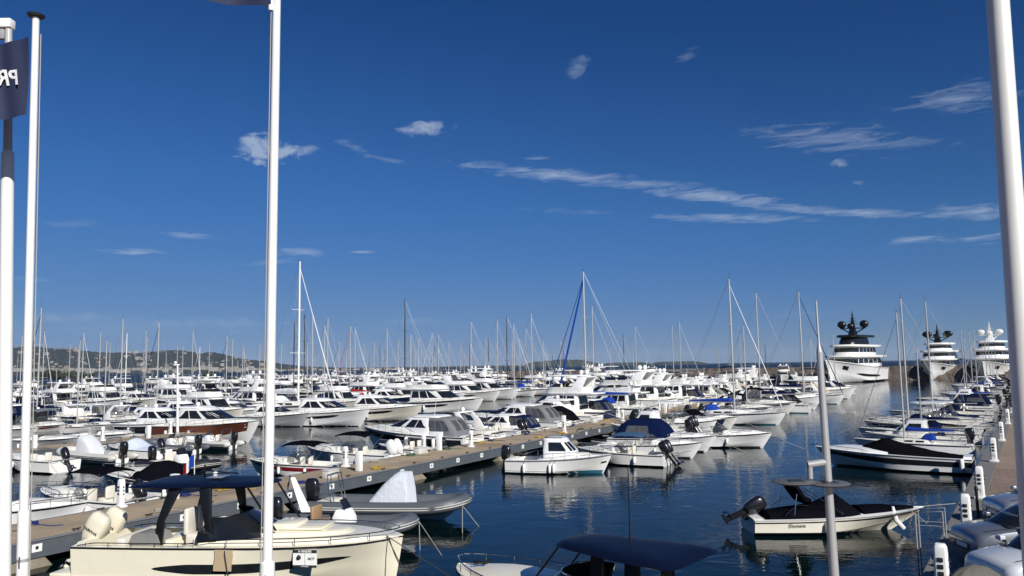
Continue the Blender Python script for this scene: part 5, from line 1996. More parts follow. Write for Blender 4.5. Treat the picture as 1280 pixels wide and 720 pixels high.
for (px, py, row, kind) in SAILS:
    e, side = RDEF[row]
    pr = sail(kind)
    sc = 1.0
    for it in range(3):
        off = e + side * (pr[1].L * sc / 2 + 1.0 - 0)
        h = HL if side > 0 else HR
        # bearing of the mast: intersect with the berth line
        d = pixdir(px, py)
        k = d.x / d.y
        # x = BX + UX s + NX o ; y = UY s + NY o ; x = k y
        ofm = off + side * (.06 * pr[1].L * sc)
        s = (k * NY * ofm - BX - NX * ofm) / (UX - k * UY)
        y = UY * s + NY * ofm
        ztop = PY(px, py, y).z
        sc = max(.45, min(1.6, ztop / 15.05))
    ok = False
    for ds in (0, .6, -.6, 1.2, -1.2, 1.8, -1.8, 2.4, -2.4):
        c = pp(s + ds, off)
        if free(c.x, c.y, h, pr[1].L * sc, pr[1].B * sc):
            ok = True
            break
    if not ok or s < 0:
        print('sail skipped', px, row, round(s), round(sc, 2))
        continue
    place(pr, '', c.x, c.y, h, sc, None, row, SDESC[kind])

# the sailing boats at the right quay
for (px, py, Y, kind, L_) in ((1147, 389, 55, 'bare', 0), (1114, 373, 63.5, 'navyhull' if 0 else 'std', 0), (1130, 378, 84, 'std', 0), (1192, 412, 112, 'bare', 0), (1201, 415, 128, 'std', 0), (1208, 412, 146, 'bare', 0), (1168, 424, 175, 'std', 0)):
    top = PY(px, py, Y)
    sc = top.z / 15.05
    pr = sail(kind)
    # mast sits forward of midships along the heading HQ
    base = Vector((top.x, Y))
    s = (base.x - QX) * qu[0] + base.y * qu[1]
    L = pr[1].L * sc
    done = False
    for ds in (0, .7, -.7, 1.4, -1.4, 2.1):
        c = qp(s + ds, L / 2 + 1.2)
        if free(c.x, c.y, HQ, L, pr[1].B * sc):
            done = True
            break
    if not done:
        print('quay sail skipped', px)
        continue
    place(pr, '', c.x, c.y, HQ, sc, None, 'quay', SDESC[kind])

# ------------------------------------------------------------------ superyachts at the breakwater
syd = proto('super_dark', make_superyacht, 42, True, WHITE, BLACK)
sym = proto('super_mid', make_superyacht, 42, True, WHITE, BLACK, 2.3, 1.15, False)
syw = proto('super_white', make_superyacht, 40, False, WHITE, PAINTW, 1.9, .95)
for (px, Y, hd, pr, lb, sc) in ((1062, 240, 229, syd, 'large white superyacht with three tiers and black radar mast, leftmost of the three', (1.0, 1.3, 1.12)),
                                (1172, 258, 231, sym, 'white superyacht seen bow on with two black satellite domes, between the other two', (.62, 1.35, .93)),
                                (1238, 250, 229, syw, 'white superyacht with all white mast and domes, rightmost of the three', (.62, 1.35, .95))):
    x = PY(px, 460, Y).x
    o = copy_tree(pr[0])
    o.location = (x, Y, 0)
    o.rotation_euler.z = R(hd)
    o.scale = sc
    tag(o, lb, 'yacht', 'superyachts moored at the breakwater')
    occupy(x, Y, R(hd), 44 * sc[0], 11)

# ------------------------------------------------------------------ fill the berths
MOT = {
    'day_bim': (proto('day_bim', make_day_boat, 6.4, WHITE, 'bimini', FNAVY, 1), 'small white open boat with navy bimini'),
    'day_bimk': (proto('day_bimk', make_day_boat, 6.6, WHITE, 'bimini', FBLACK, 2, NAVYH), 'small white motor boat with black bimini'),
    'day_open': (proto('day_open', make_day_boat, 6.2, WHITE, 'open', FNAVY, 1), 'small white open motor boat'),
    'day_blue': (proto('day_blue', make_day_boat, 6.6, WHITE, 'cover', FBLUE, 1), 'white boat under a bright blue cover'),
    'day_navyc': (proto('day_navyc', make_day_boat, 6.6, WHITE, 'cover', FNAVY, 1), 'white boat under a navy cover'),
    'day_black': (darkc, 'white boat under a black cover'),
    'day_grey': (proto('day_grey', make_day_boat, 6.4, WHITE, 'cover', FGREY, 1), 'white boat under a grey cover'),
    'day_hard': (proto('day_hard', make_day_boat, 7.4, WHITE, 'hardtop', FNAVY, 2, None, None, BLACK), 'white walkaround boat with small hardtop'),
    'day_navyhull': (proto('day_navyhull', make_day_boat, 7.0, NAVYH, 'open', FNAVY, 2), 'dark blue hulled open motor boat'),
    'cabin': (cab, 'white pilothouse fishing boat'),
    'rib': (ribg, 'grey inflatable boat with covered console'),
    'ribw': (ribw, 'white inflatable boat with arch'),
    'sport': (spn, 'white hardtop cruiser'),
    'sportc': (proto('sport_creamc', make_sport, 11, OFFW, None, FNAVY, True), 'ivory cruiser with navy cockpit tent'),
    'sportg': (spt2, 'white cruiser with grey cockpit tent'),
    'sportn': (proto('sport_navy', make_sport, 12, NAVYH, None, None, False), 'navy hulled cruiser'),
    'fly': (flyw, 'white flybridge yacht with hardtop'),
    'flyc': (flyc, 'white flybridge yacht with navy awning'),
    'flyo': (flyo, 'white open flybridge yacht'),
    'flyg': (flyg, 'large white flybridge yacht'),
    'flyn': (flyn, 'navy hulled flybridge yacht'),
    'flyi': (flyi, 'ivory flybridge yacht with grey awning'),
    'sail': (sail('std'), 'silver masted sailing yacht'),
    'sailb': (sail('blueb'), 'sailing yacht with bright blue sail cover'),
    'sailj': (sail('jib'), 'sailing yacht with white furled jib'),
    'saild': (sail('dark'), 'sailing yacht with black mast'),
    'saild2': (sail('navyhull'), 'dark blue hulled sailing yacht'),
    'exp': (proto('exp', make_express, 9.5, WHITE, None, FNAVY), 'white express cruiser with blue stripe and arch'),
    'expc': (proto('expc', make_express, 9.8, WHITE, FNAVY), 'white express cruiser with navy canopy'),
    'expg': (proto('expg', make_express, 9.2, WHITE, FGREY, REDH), 'white express cruiser with grey canopy and red stripe'),
    'expk': (proto('expk', make_express, 9.0, WHITE, FBLACK, GLASS), 'white express cruiser with black canopy'),
    'expt': (proto('expt', make_express, 9.5, OFFW, FTAN), 'ivory express cruiser with tan canopy'),
    'q_open': (proto('q_open', make_day_boat, 7.0, WHITE, 'open', FNAVY, 0), 'white open motor boat'),
    'q_navy': (proto('q_navy', make_day_boat, 7.2, WHITE, 'cover', FNAVY, 0), 'white boat under a navy cover'),
    'q_black': (proto('q_black', make_day_boat, 7.2, WHITE, 'cover', FBLACK, 0, NAVYH), 'white boat under a black cover'),
    'q_grey': (proto('q_grey', make_day_boat, 6.8, OFFW, 'cover', FGREY, 0), 'ivory boat under a grey cover'),
    'q_bim': (proto('q_bim', make_day_boat, 7.0, WHITE, 'bimini', FNAVY, 0), 'white boat with navy bimini'),
    'q_tent': (tent, 'white cabin cruiser with navy canopy'),
    'q_hard': (proto('q_hard', make_day_boat, 7.6, WHITE, 'hardtop', FNAVY, 0), 'white walkaround boat with small hardtop'),
}
for k in MOT:
    pass
NBOAT = [0]


def visible(x, y, hh, m=40):
    for z in (0, hh):
        q = project((x, y, z))
        if q and -m < q[0] < 1280 + m and 380 < q[1] < 740:
            return True
    return False


def in_harbour(x, y):
    return (x - 60) * bn.x + (y - 291) * bn.y < -13


def fill(row, s0, s1, choices, seed, scr=(.85, 1.15), gap=.45, flip=.0, skip=.04):
    rnd = random.Random(seed)
    quay = row == 'quay'
    s = s0
    while s < s1:
        k = rnd.choices([c_[0] for c_ in choices], [c_[1] for c_ in choices])[0]
        pr, desc = MOT[k]
        sc = rnd.uniform(*scr)
        if k in ('sail', 'sailj', 'saild', 'saild2', 'sailb'):
            sc *= rnd.choice((.5, .56, .62)) if quay else rnd.choice((.62, .72, .8, .9, 1.0))
        L, B = pr[1].L * sc, pr[1].B * sc
        if quay:
            c = qp(s + B / 2, L / 2 + 1.3 + rnd.uniform(0, .5))
            h = HQ
        else:
            e, side = RDEF[row]
            c = pp(s + B / 2, e + side * (L / 2 + 1.2 + rnd.uniform(0, .6)))
            h = HL if side > 0 else HR
        fl_ = rnd.random() < flip
        if free(c.x, c.y, h, L + .4, B + .1) and in_harbour(c.x, c.y):
            if visible(c.x, c.y, 3) and rnd.random() > skip:
                hh = h + rnd.uniform(-.05, .05) + (math.pi if fl_ else 0)
                o = place(pr, '', c.x, c.y, hh, sc, None, row, desc)
                o.scale = (sc * rnd.uniform(.94, 1.0), sc * rnd.uniform(.94, 1.0), sc * rnd.uniform(.88, 1.12))
                NBOAT[0] += 1
            s += B + gap * rnd.uniform(.6, 1.6)
        else:
            s += .5


small = [('expk', 1), ('day_bim', 1.2), ('day_bimk', 4), ('day_open', 4), ('day_blue', .6), ('day_navyc', 1.6), ('day_black', 4), ('day_grey', 1), ('day_hard', 2), ('day_navyhull', 1.6), ('cabin', 1), ('rib', .8), ('ribw', 1)]
fill('main pier right', 66, 104, small, 21, (1.0, 1.25), .15, .55)
large = [('exp', 1.5), ('expc', 1.5), ('expk', 1.5), ('expt', .5), ('sport', 1.5), ('day_navyhull', 1), ('sailj', .7), ('sail', 2), ('sailb', 2), ('day_bimk', 2.5), ('day_hard', 2), ('day_black', 1.5), ('sportg', 1), ('flyi', 1), ('flyc', .6), ('cabin', 1)]
fill('main pier right', 104, 200, large, 31, (.85, 1.1), .15, .4)
fill('main pier left', 66, 196, [('sport', 3), ('sportg', 2), ('fly', 1.5), ('flyc', 2), ('sportc', 2), ('flyn', .6), ('flyo', 1.5), ('flyi', 2), ('sail', .7), ('exp', 1.5), ('expc', 1.5), ('expg', 1), ('expk', 1), ('expt', .8), ('sailj', .4)], 22, (.85, 1.0), .4)
fill('quay', 62, 236, [('exp', .8), ('expk', .6), ('expc', .5), ('sailj', .4), ('q_bim', 1), ('q_open', 2.2), ('q_navy', 1.5), ('q_black', 1), ('q_grey', 1), ('cabin', 1.6), ('sail', 1.2), ('q_tent', .6), ('q_hard', 1), ('rib', .3), ('day_open', .3)], 23, (.9, 1.2), .3, 0)
big_mix = [('sport', 3), ('sportg', 1.5), ('fly', 2.5), ('flyc', 1.5), ('flyo', 3), ('flyg', 1), ('sportn', .5), ('sportc', 1), ('flyn', .4), ('flyi', 2), ('exp', 1), ('expc', 1), ('expg', .8), ('expk', .8), ('expt', .6), ('sail', 4), ('sailj', .5), ('saild', .4), ('saild2', .3)]
fill('third pier right', 58, 236, big_mix, 24, (.85, 1.0), .25)
fill('third pier left', 58, 236, big_mix, 25, (.85, 1.0), .3)
fill('fourth pier right', 60, 245, big_mix, 26, (.85, 1.05), .35)
fill('fourth pier left', 60, 245, big_mix, 27, (.8, 1.05), .5)
fill('fifth pier right', 85, 245, big_mix, 28, (.8, 1.05), .7)
fill('fifth pier left', 100, 250, big_mix, 29, (.8, 1.1), 1.4)
fill('far left pier right', 120, 260, big_mix, 30, (.85, 1.2), 2.5)
# boats lying stern-to along the breakwater
rnd = random.Random(55)
t_ = 6.0
while t_ < 185:
    k = rnd.choice(('sport', 'fly', 'flyi', 'sail', 'exp', 'flyo', 'expc', 'flyg', 'sail', 'sportg', 'flyc', 'saild'))
    pr, desc = MOT[k]
    sc = rnd.uniform(.9, 1.15) * (.85 if k.startswith('sail') else 1)
    L, B = pr[1].L * sc, pr[1].B * sc
    c = bw0 + bd * (t_ + B / 2) - bn * (8.5 + L / 2)
    hh = math.atan2(-bn.y, -bn.x)
    if free(c.x, c.y, hh, L, B) and visible(c.x, c.y, 3):
        o = place(pr, '', c.x, c.y, hh, sc, None, None, desc)
        reg('breakwater', t_, o, None, desc)
        NBOAT[0] += 1
    t_ += B + rnd.uniform(.4, 2.5)
print('filled', NBOAT[0], 'rows', {k: len(v) for k, v in ROWS.items()})

ROWP = {'breakwater': 'along the breakwater', 'main pier right': "along the main pier's right side", 'main pier left': "along the main pier's left side", 'quay': 'along the right quay',
        'third pier right': "on the third pier's near side", 'third pier left': "on the third pier's far side", 'fourth pier right': "on the fourth pier's near side",
        'fourth pier left': "on the fourth pier's far side", 'fifth pier right': "on the fifth pier's near side", 'fifth pier left': "on the fifth pier's far side",
        'far left pier right': 'on the farthest left pier', 'second pier right': 'on the second pier', 'second pier left': 'behind the second pier'}
for row, lst in ROWS.items():
    lst.sort(key=lambda t_: t_[0])
    for i, (s, o, own, desc, cat, grp) in enumerate(lst):
        o['group'] = 'boats moored ' + ROWP[row]
        if not own:
            o['label'] = '%s, %s %s' % (desc, ordinal(i + 1), ROWP[row])


# ------------------------------------------------------------------ service pillars
def make_pillar():
    r = empty('service_pillar')
    MB().box(-.24, .24, -.21, .21, 0, .12).build('plinth', PAINTW, r, bevel=.02)
    rings = []
    for z, a, b, dx in ((.12, .17, .15, 0), (.6, .165, .145, 0), (1.15, .16, .14, 0), (1.3, .15, .13, 0), (1.38, .11, .10, 0)):
        rings.append([Vector((dx + a * x, b * y, z)) for x, y in ((-1, -.7), (-.7, -1), (.7, -1), (1, -.7), (1, .7), (.7, 1), (-.7, 1), (-1, .7))])
    MB().loft(rings).build('housing', PAINTW, r, 40, bevel=.015)
    for k in range(3):
        for sy in (-1, 1):
            MB().box(-.06, .06, sy * .152 - .012, sy * .152 + .012, .62 + .17 * k, .72 + .17 * k).build('socket', BLK, r, bevel=.004)
            MB().lathe([(.035, 0), (.035, .03), (.02, .04)], 8, M=Matrix.Rotation(R(90), 4, 'Y'), c=(.165 if sy > 0 else -.205, 0, .66 + .17 * k)).build('socket', BLK, r)
    MB().tube([(.0, -.16, .45), (.02, -.24, .42), (.03, -.25, .3)], .018, 5).build('tap', STEEL, r)
    return r


pil = proto('pillar', make_pillar)


def make_pillar2():
    r = empty('service_pillar')
    MB().box(-.20, .20, -.16, .16, 0, 1.3).build('housing', PAINTW, r, bevel=.03)
    MB().box(-.15, .15, -.172, -.161, .15, .32).build('door_panel', PAINTG, r)
    MB().box(-.15, .15, -.168, -.162, .75, 1.2).build('panel_frame', FWHITE, r, bevel=.003)
    return r


pil2 = proto('pillar2', make_pillar2)


def put_pillars(lst, words, group, hd, k=None, z=.905, sc=.84):
    for i, (x, y, kind) in enumerate(lst):
        o = copy_tree(pil if kind == 0 else pil2)
        o.location = (x, y, z)
        o.rotation_euler.z = hd
        o.scale = (sc,) * 3
        o['category'] = 'service pillar'
        o['group'] = group
        o['label'] = 'white %s pillar %s, %s from the near end' % ('socket' if kind == 0 else 'plain box', words, ordinal(i + 1))


lst = []
for px, py, k in ((147, 634, 0), (218, 624, 1), (420, 583, 0), (449, 589, 1), (528, 566, 0), (549, 563, 1), (589, 559, 0)):
    p = P(px, py, .9)
    s, o_ = pinv(p.x, p.y)
    p = pp(s, max(.35, min(2.95, o_)))
    lst.append((p.x, p.y, k))
s = 74.0
i = 0
while s < 190:
    p = pp(s, 2.9 if i % 2 else .5)
    lst.append((p.x, p.y, (i % 3 == 1)))
    s += 8.5 if i % 2 else 5.0
    i += 1
put_pillars(lst, 'on the main pier', 'service pillars on the main pier', PANG + R(90))
lst = [(*pp(s, o_)[:2], k) for s, o_, k in ((34, .8 + 31.3, 0), (45.5, 33.6, 0), (48.5, 31.8, 1), (55, 33.6, 0), (58.0, 31.9, 1), (61.5, 33.7, 0))]
put_pillars(lst, 'on the second pier', 'service pillars on the second pier', PANG + R(90))
for ed, nm in ((61.5, 'third'), (108, 'fourth')):
    lst = [(*pp(s, ed + (.5 if (j % 2) else 2.5))[:2], 0) for j, s in enumerate(range(66, 200, 14))]
    put_pillars(lst, 'on the %s pier' % nm, 'service pillars on the %s pier' % nm, PANG + R(90))
lst = []
for px, py in ((1163, 748), (1200, 668), (1218, 623), (1237, 577), (1243, 551), (1251, 530), (1256, 516)):
    p = P(px, py, 1.0)
    s = (p.x - QX) * qu[0] + p.y * qu[1]
    q = qp(s, -.42)
    lst.append((q.x, q.y, 0))
s += 9
while s < 240:
    q = qp(s, -.42)
    lst.append((q.x, q.y, 0))
    s += 9.5
put_pillars(lst, 'on the right quay', 'service pillars on the right quay', math.atan2(qu[1], qu[0]) + R(90) + R(180), z=1.0, sc=.92)

# hoses, coiled ropes, boxes lying about on the pier
rnd = random.Random(77)
HOSEG = mat('hose_green', (.03, .10, .05), .5)
HOSEY = mat('hose_yellow', (.45, .30, .03), .5)
BOXM = mat('locker_plastic', (.55, .54, .50), .4, dirt=.3)
cnt = {}
for i in range(34):
    s = 22 + i * 2.75 + rnd.uniform(-1, 1)
    o_ = rnd.choice((.55, .7, 2.7, 2.85))
    p = pp(s, o_)
    kind = rnd.choice(('rope_coil', 'hose', 'rope_coil', 'dock_box', 'rope_coil', 'hose'))
    cnt[kind] = cnt.get(kind, 0) + 1
    n_ = ordinal(cnt[kind])
    a0 = rnd.uniform(0, 6)
    if kind == 'dock_box':
        r = empty('dock_box', (p.x, p.y, .905), PANG + rnd.uniform(-.1, .1), 'small pale storage box on the main pier, %s from the near end' % n_, 'box', 'storage boxes on the main pier')
        MB().box(-.42, .42, -.22, .22, 0, .38).build('box_body', BOXM, r, bevel=.03)
        MB().box(-.44, .44, -.24, .24, .385, .45).build('box_lid', BOXM, r, bevel=.02)
    else:
        m_ = rnd.choice((ROPE, ROPED, FENDB)) if kind == 'rope_coil' else rnd.choice((HOSEG, HOSEY))
        pts = []
        for k in range(44):
            a = a0 + k * .42
            q = rnd.uniform(.16, .26) if kind == 'rope_coil' else rnd.uniform(.22, .34)
            pts.append((q * math.cos(a), q * math.sin(a), .02 + .0022 * k))
        pts += [(pts[-1][0] + .25 * k, pts[-1][1] + .12 * math.sin(k * 1.3), .015) for k in range(1, 6)]
        o = MB().tube(pts, .016, 5).build(kind, m_)
        o.location = (p.x, p.y, .905)
        tag(o, '%s on the main pier deck, %s from the near end' % ('coiled mooring rope' if kind == 'rope_coil' else 'coiled water hose', n_), 'rope' if kind == 'rope_coil' else 'hose', 'coils lying on the main pier')

# ------------------------------------------------------------------ flagpoles, lamp posts
def pole(name, base, top, r0, r1, m, joint=None, label='', cat='', upper=None):
    base = Vector(base)
    top = Vector(top)
    r = empty(name, base, 0, label, cat)
    v = top - base
    if joint:
        j = v * joint
        MB().tube([(0, 0, 0), j * .97, j, j * 1.004], [r0, r0 * .97, r0 * .93, r1 * 1.05], 20).build('lower_tube', m, r, 40)
        MB().tube([j * 1.004, v], [r1, r1 * .8], 20).build('upper_tube', upper or m, r, 40)
    else:
        MB().tube([(0, 0, 0), v], [r0, r1], 20).build('tube', m, r, 40)
    MB().lathe([(r0 * 2.4, 0), (r0 * 2.4, .03), (r0 * 1.4, .04), (r0 * 1.3, .2), (r0 * 1.02, .24)], 16).build('base_plate', PAINTG, r)
    return r, v


def pole_fittings(r, v, rad, qs):
    for q in qs:
        c_ = v * q
        MB().tube([c_, c_ + v.normalized() * .035], rad * 1.06, 16).build('clamp_band', PAINTG, r, 40)
        MB().tube([c_ + Vector((.0, -rad * 1.0, -.06)), c_ + Vector((.01, -rad * 1.35, 0)), c_ + Vector((.0, -rad * 1.0, .06))], .008, 5).build('cleat', STEEL, r)


def ext(px0, py0, px1, py1, Y, zt=None, zb=1.0):
    """real-world line of a post standing at depth Y"""
    a, b = PY(px0, py0, Y), PY(px1, py1, Y)
    d = (a - b) / (a.z - b.z)
    base = b + d * (zb - b.z)
    top = a if zt is None else b + d * (zt - b.z)
    return base, top


fp = []
b, t_ = ext(45, 22, 28, 720, 8.5)
POLEP = mat('pole_paint', (.76, .76, .73), .38, dirt=.4, var=.06)
r, v = pole('flagpole', b, t_, .062, .046, POLEP, .42, 'white flagpole with black cap and dark blue lettered flag, second from the left', 'flagpole')
pole_fittings(r, v, .058, (.33, .365))
MB().lathe([(.0, 0), (.085, .01), (.095, .03), (.05, .045), (.01, .05)], 20, v).build('cap', BLK, r)
MB().tube([v + Vector((.065, 0, -.2)), v * .5 + Vector((.075, 0, 0)), v * .1 + Vector((.075, 0, 0))], .006, 4).build('halyard', ROPE, r)
# flag
fr = empty('flag', b + v, 0, 'dark blue flag with white letters seen from behind, on the left flagpole', 'flag')
fb = v.normalized()
rows = []
H_ = PY(40, 143, 8.5).z - PY(40, 45, 8.5).z
zt0, zb0 = PY(41, 45, 8.5), PY(38, 143, 8.5)
for i in range(31):
    q = i / 30
    row = []
    for j in range(13):
        w_ = j / 12
        p = zt0.lerp(zb0, w_) + Vector((-.05 - q * 1.45, 0, 0))
        p += Vector((0, .10 * math.sin(q * 8 + w_ * 1.5) * min(1, q * 4) + .025 * math.sin(q * 26 + w_ * 3), -.10 * q + .05 * q * q - .03 * math.sin(q * 7)))
        row.append(p - (b + v))
    rows.append(row)
FLAGM = mat('flag_navy', (.011, .018, .055), .8, bump=.004, bscale=12)
MB().grid(rows).build('flag_cloth', FLAGM, fr, 60)
c_ = zt0.lerp(zb0, .52) - (b + v)
Mt = Matrix.Translation(c_ + Vector((-.255, -.12, -.01))) @ Matrix.Rotation(R(90), 4, 'X') @ Matrix.Rotation(R(-4), 4, 'Z') @ Matrix.Scale(-1, 4, (1, 0, 0))
tx = text_mesh('PR', .26, PAINTW, fr, Mt, shear=.35, bold=.006, extrude=0)
ptop = zt0 - (b + v)
for vv in tx.data.vertices:
    q = (ptop.x - .05 - vv.co.x) / 1.45
    w_ = (ptop.z - vv.co.z) / H_
    vv.co.y = ptop.y + .10 * math.sin(q * 8 + w_ * 1.5) * min(1, q * 4) + .025 * math.sin(q * 26 + w_ * 3) - .012
# camera pole at the very left
b, t_ = ext(11, 34, 5, 720, 9.3)
r, v = pole('camera_pole', b, t_, .074, .050, POLEP, .835, 'thick white post with a small white camera box on top, leftmost', 'post', upper=mat('pole_grey', (.42, .42, .41), .4))
MB().box(-.16, .05, -.06, .06, -.02, .10, Matrix.Translation(v)).build('camera_box', PAINTW, r, bevel=.015)
MB().box(-.12, -.04, -.03, .03, -.16, -.02, Matrix.Translation(v)).build('camera_lens', PAINTG, r, bevel=.01)
MB().tube([v * .925, v], .035, 12).build('top_section', PAINTW, r)
# middle flagpole
b, t_ = ext(346, 0, 334, 720, 7.2, zt=11.6)
r, v = pole('flagpole', b, t_, .070, .044, POLEP, .355, 'white flagpole in front of the cream boat, its flag cut by the top edge', 'flagpole')
pole_fittings(r, v, .068, (.30, .34))
pz = PY(341, 12, 7.2) - b
MB().tube([pz + Vector((-.0, -.02, 0)), pz + Vector((-.0, -.02, 1.3))], .014, 8).build('flag_sleeve', PAINTW, r)
MB().tube([pz + Vector((-.01, -.02, 0)), v * .3 + Vector((-.055, -.02, 0))], .005, 4).build('halyard', ROPE, r)
MB().tube([pz + Vector((-.01, -.03, -.02)), pz + Vector((-.01, -.03, .03))], .022, 8).build('weight', PAINTW, r)
fr = empty('flag', b + pz, 0, 'dark blue flag at the top edge flying from the middle flagpole', 'flag')
rows = []
for i in range(25):
    q = i / 24
    rows.append([Vector((-.02 - q * 1.3, -.02 + .10 * math.sin(q * 8) * min(1, q * 3), .02 + 1.15 * j / 8 + .14 * q + .02 * math.sin(q * 9))) for j in range(9)])
MB().grid(rows).build('flag_cloth', FLAGM, fr, 60)
# right pole
b, t_ = ext(1247, 0, 1277, 440, 6.5, zt=11)
pole('flagpole', b, t_, .100, .088, mat('painted_offwhite', (.72, .71, .67), .35, .05, dirt=.4), None, 'thick white pole at the right edge of the view', 'pole')
# lamp post with disc luminaire
b, t_ = ext(1020, 376, 1043, 720, 7.5)
jf = .5
v = t_ - b
r = empty('lamp_post', b, 0, 'tapered grey lamp post with two flat disc lamps at mid height, at the right', 'street lamp')
GALV = mat('galvanised', (.50, .50, .49), .35, .45)
j1 = v * ((PY(1024, 440, 7.5) - b).z / v.z)
j2 = v * ((PY(1024, 428, 7.5) - b).z / v.z)
MB().tube([(0, 0, 0), j1], [.066, .030], 20).build('lower_tube', GALV, r, 40)
MB().tube([j1, j2, v], [.0295, .011, .009], 12).build('top_rod', GALV, r, 40)
MB().lathe([(.16, 0), (.16, .03), (.09, .04), (.085, .2), (.068, .24)], 16).build('base_plate', PAINTG, r)
pa = PY(1036, 577, 7.5) - b
pb = PY(1012, 581, 7.5) - b
MB().tube([pa, pb + Vector((-.02, -.0, 0))], .034, 12).build('arm', PAINTG, r)
MB().tube([pb, pb + Vector((0, 0, -.13))], .026, 10).build('stem', PAINTG, r)
for sx, sg in ((-.165, -1), (.155, 1)):
    c_ = pb + Vector((sx, 0, -.165 - .01 * sg))
    a_ = MB().lathe([(.02, -.02), (.14, -.022), (.20, -.008), (.21, .0), (.20, .008), (.09, .018), (.02, .022)], 28, c_).build('disc_lamp', mat('lamp_grey', (.10, .10, .105), .45), r, 35)
    MB().box(c_.x - .07, c_.x + .07, c_.y - .12, c_.y + .0, c_.z + .016, c_.z + .022).build('vent_plate', BLK, a_)
# the second pier's lamp and other pier lamps
for j, (px, py0, py1, Y) in enumerate(((222, 456, 542, 70), )):
    b, t_ = ext(px, py0, px, py1, Y, zb=.9)
    rr_, v = pole('lamp_post', b, t_, .12, .07, MASTW, None, 'white lamp post standing at the end of the second pier', 'street lamp')
    MB().box(-.35, .2, -.1, .1, -.06, .06, Matrix.Translation(v)).build('lamp_head', PAINTW, rr_, bevel=.04)
    MB().ball(v + Vector((-.2, 0, .2)), .13, 10).build('lamp_ball', PAINTW, rr_)

# bollard, rails, mooring bits on the quay
p = P(1223, 649, 1.0)
r = empty('bollard', p, 0, 'black round bollard on the quay in front of the parked cars', 'bollard')
MB().lathe([(.055, 0), (.05, .02), (.045, .95), (.06, .98), (.065, 1.05), (.045, 1.12), (.01, 1.14)], 14).build('post', BLK, r)
for k, (px, py) in enumerate(((1196, 690), (1168, 690))):
    p = P(px, py, 1.0)
for k, (s, ln) in enumerate(((29.5, 2.6), (31.0, 2.6))):
    pass
r = empty('boarding_rail', qp(29.2, .1, 1.0), HQ, 'thin grey steel rails at the quay beside the white speedboat', 'railing')
mb = MB()
for y in (-.35, .35):
    mb.tube([(.0, y, .0), (.0, y, .9), (.75, y, .8), (.75, y, -1.1)], .02, 6)
    mb.tube([(0, y, .45), (.75, y, .42)], .012, 5)
mb.build('handrail', PAINTG, r)
# small brown potted shrub far along the quay
p = P(1274, 522, 1.0)
r = empty('potted_shrub', p, 0, 'green shrub in a dark pot on the quay at the right edge', 'plant')
MB().lathe([(.35, 0), (.45, .5), (.5, .9), (.42, .9), (.40, .8)], 14).build('pot', mat('pot', (.10, .07, .05), .7), r)
mb = MB()
rnd = random.Random(9)
for i in range(900):
    a, e_ = rnd.uniform(0, 6.28), rnd.uniform(-.9, 1.4)
    q = rnd.uniform(.45, 1.0)
    c_ = Vector((.9 * q * math.cos(a) * math.cos(e_), .9 * q * math.sin(a) * math.cos(e_), 1.7 + 1.05 * q * math.sin(e_)))
    u = Vector((rnd.uniform(-1, 1), rnd.uniform(-1, 1), rnd.uniform(-1, 1))).normalized() * .10
    w_ = u.cross(Vector((rnd.uniform(-1, 1), rnd.uniform(-1, 1), rnd.uniform(-1, 1)))).normalized() * .05
    mb.add([c_ - u, c_ + w_, c_ + u, c_ - w_], [(0, 1, 2, 3)])
mb.build('foliage', mat('leaf', (.05, .08, .025), .6, var=.4, vscale=3), r, recalc=False)
MB().tube([(0, 0, .7), (.02, .02, 1.9)], [.06, .03], 7).build('stem', mat('bark', (.12, .08, .05), .9), r)

# grey draped cover at the bottom right
p = P(1216, 706, 2.0)
r = empty('covered_scooter', (p.x, p.y, 1.0), R(20), 'grey fabric cover draped to a point over a scooter beside the nearest car', 'scooter')
rings = []
for z, k in ((.12, 1.0), (.45, .93), (.75, .72), (.93, .40), (1.0, .05)):
    rings.append([Vector((.95 * k * math.cos(a) * (1 + .06 * math.sin(a * 9)), .42 * k * math.sin(a) * (1 + .06 * math.sin(a * 9)), z)) for a in [2 * math.pi * j / 36 for j in range(36)]])
MB().loft(rings).build('scooter_cover', mat('cover_taupe', (.10, .095, .08), .8, bump=.01), r, 60)
for x in (-.62, .62):
    MB().tube([(x + .18 * math.cos(a), 0, .24 + .18 * math.sin(a)) for a in [2 * math.pi * j / 14 for j in range(14)]], .055, 6, close=True).build('wheel', TYRE, r)


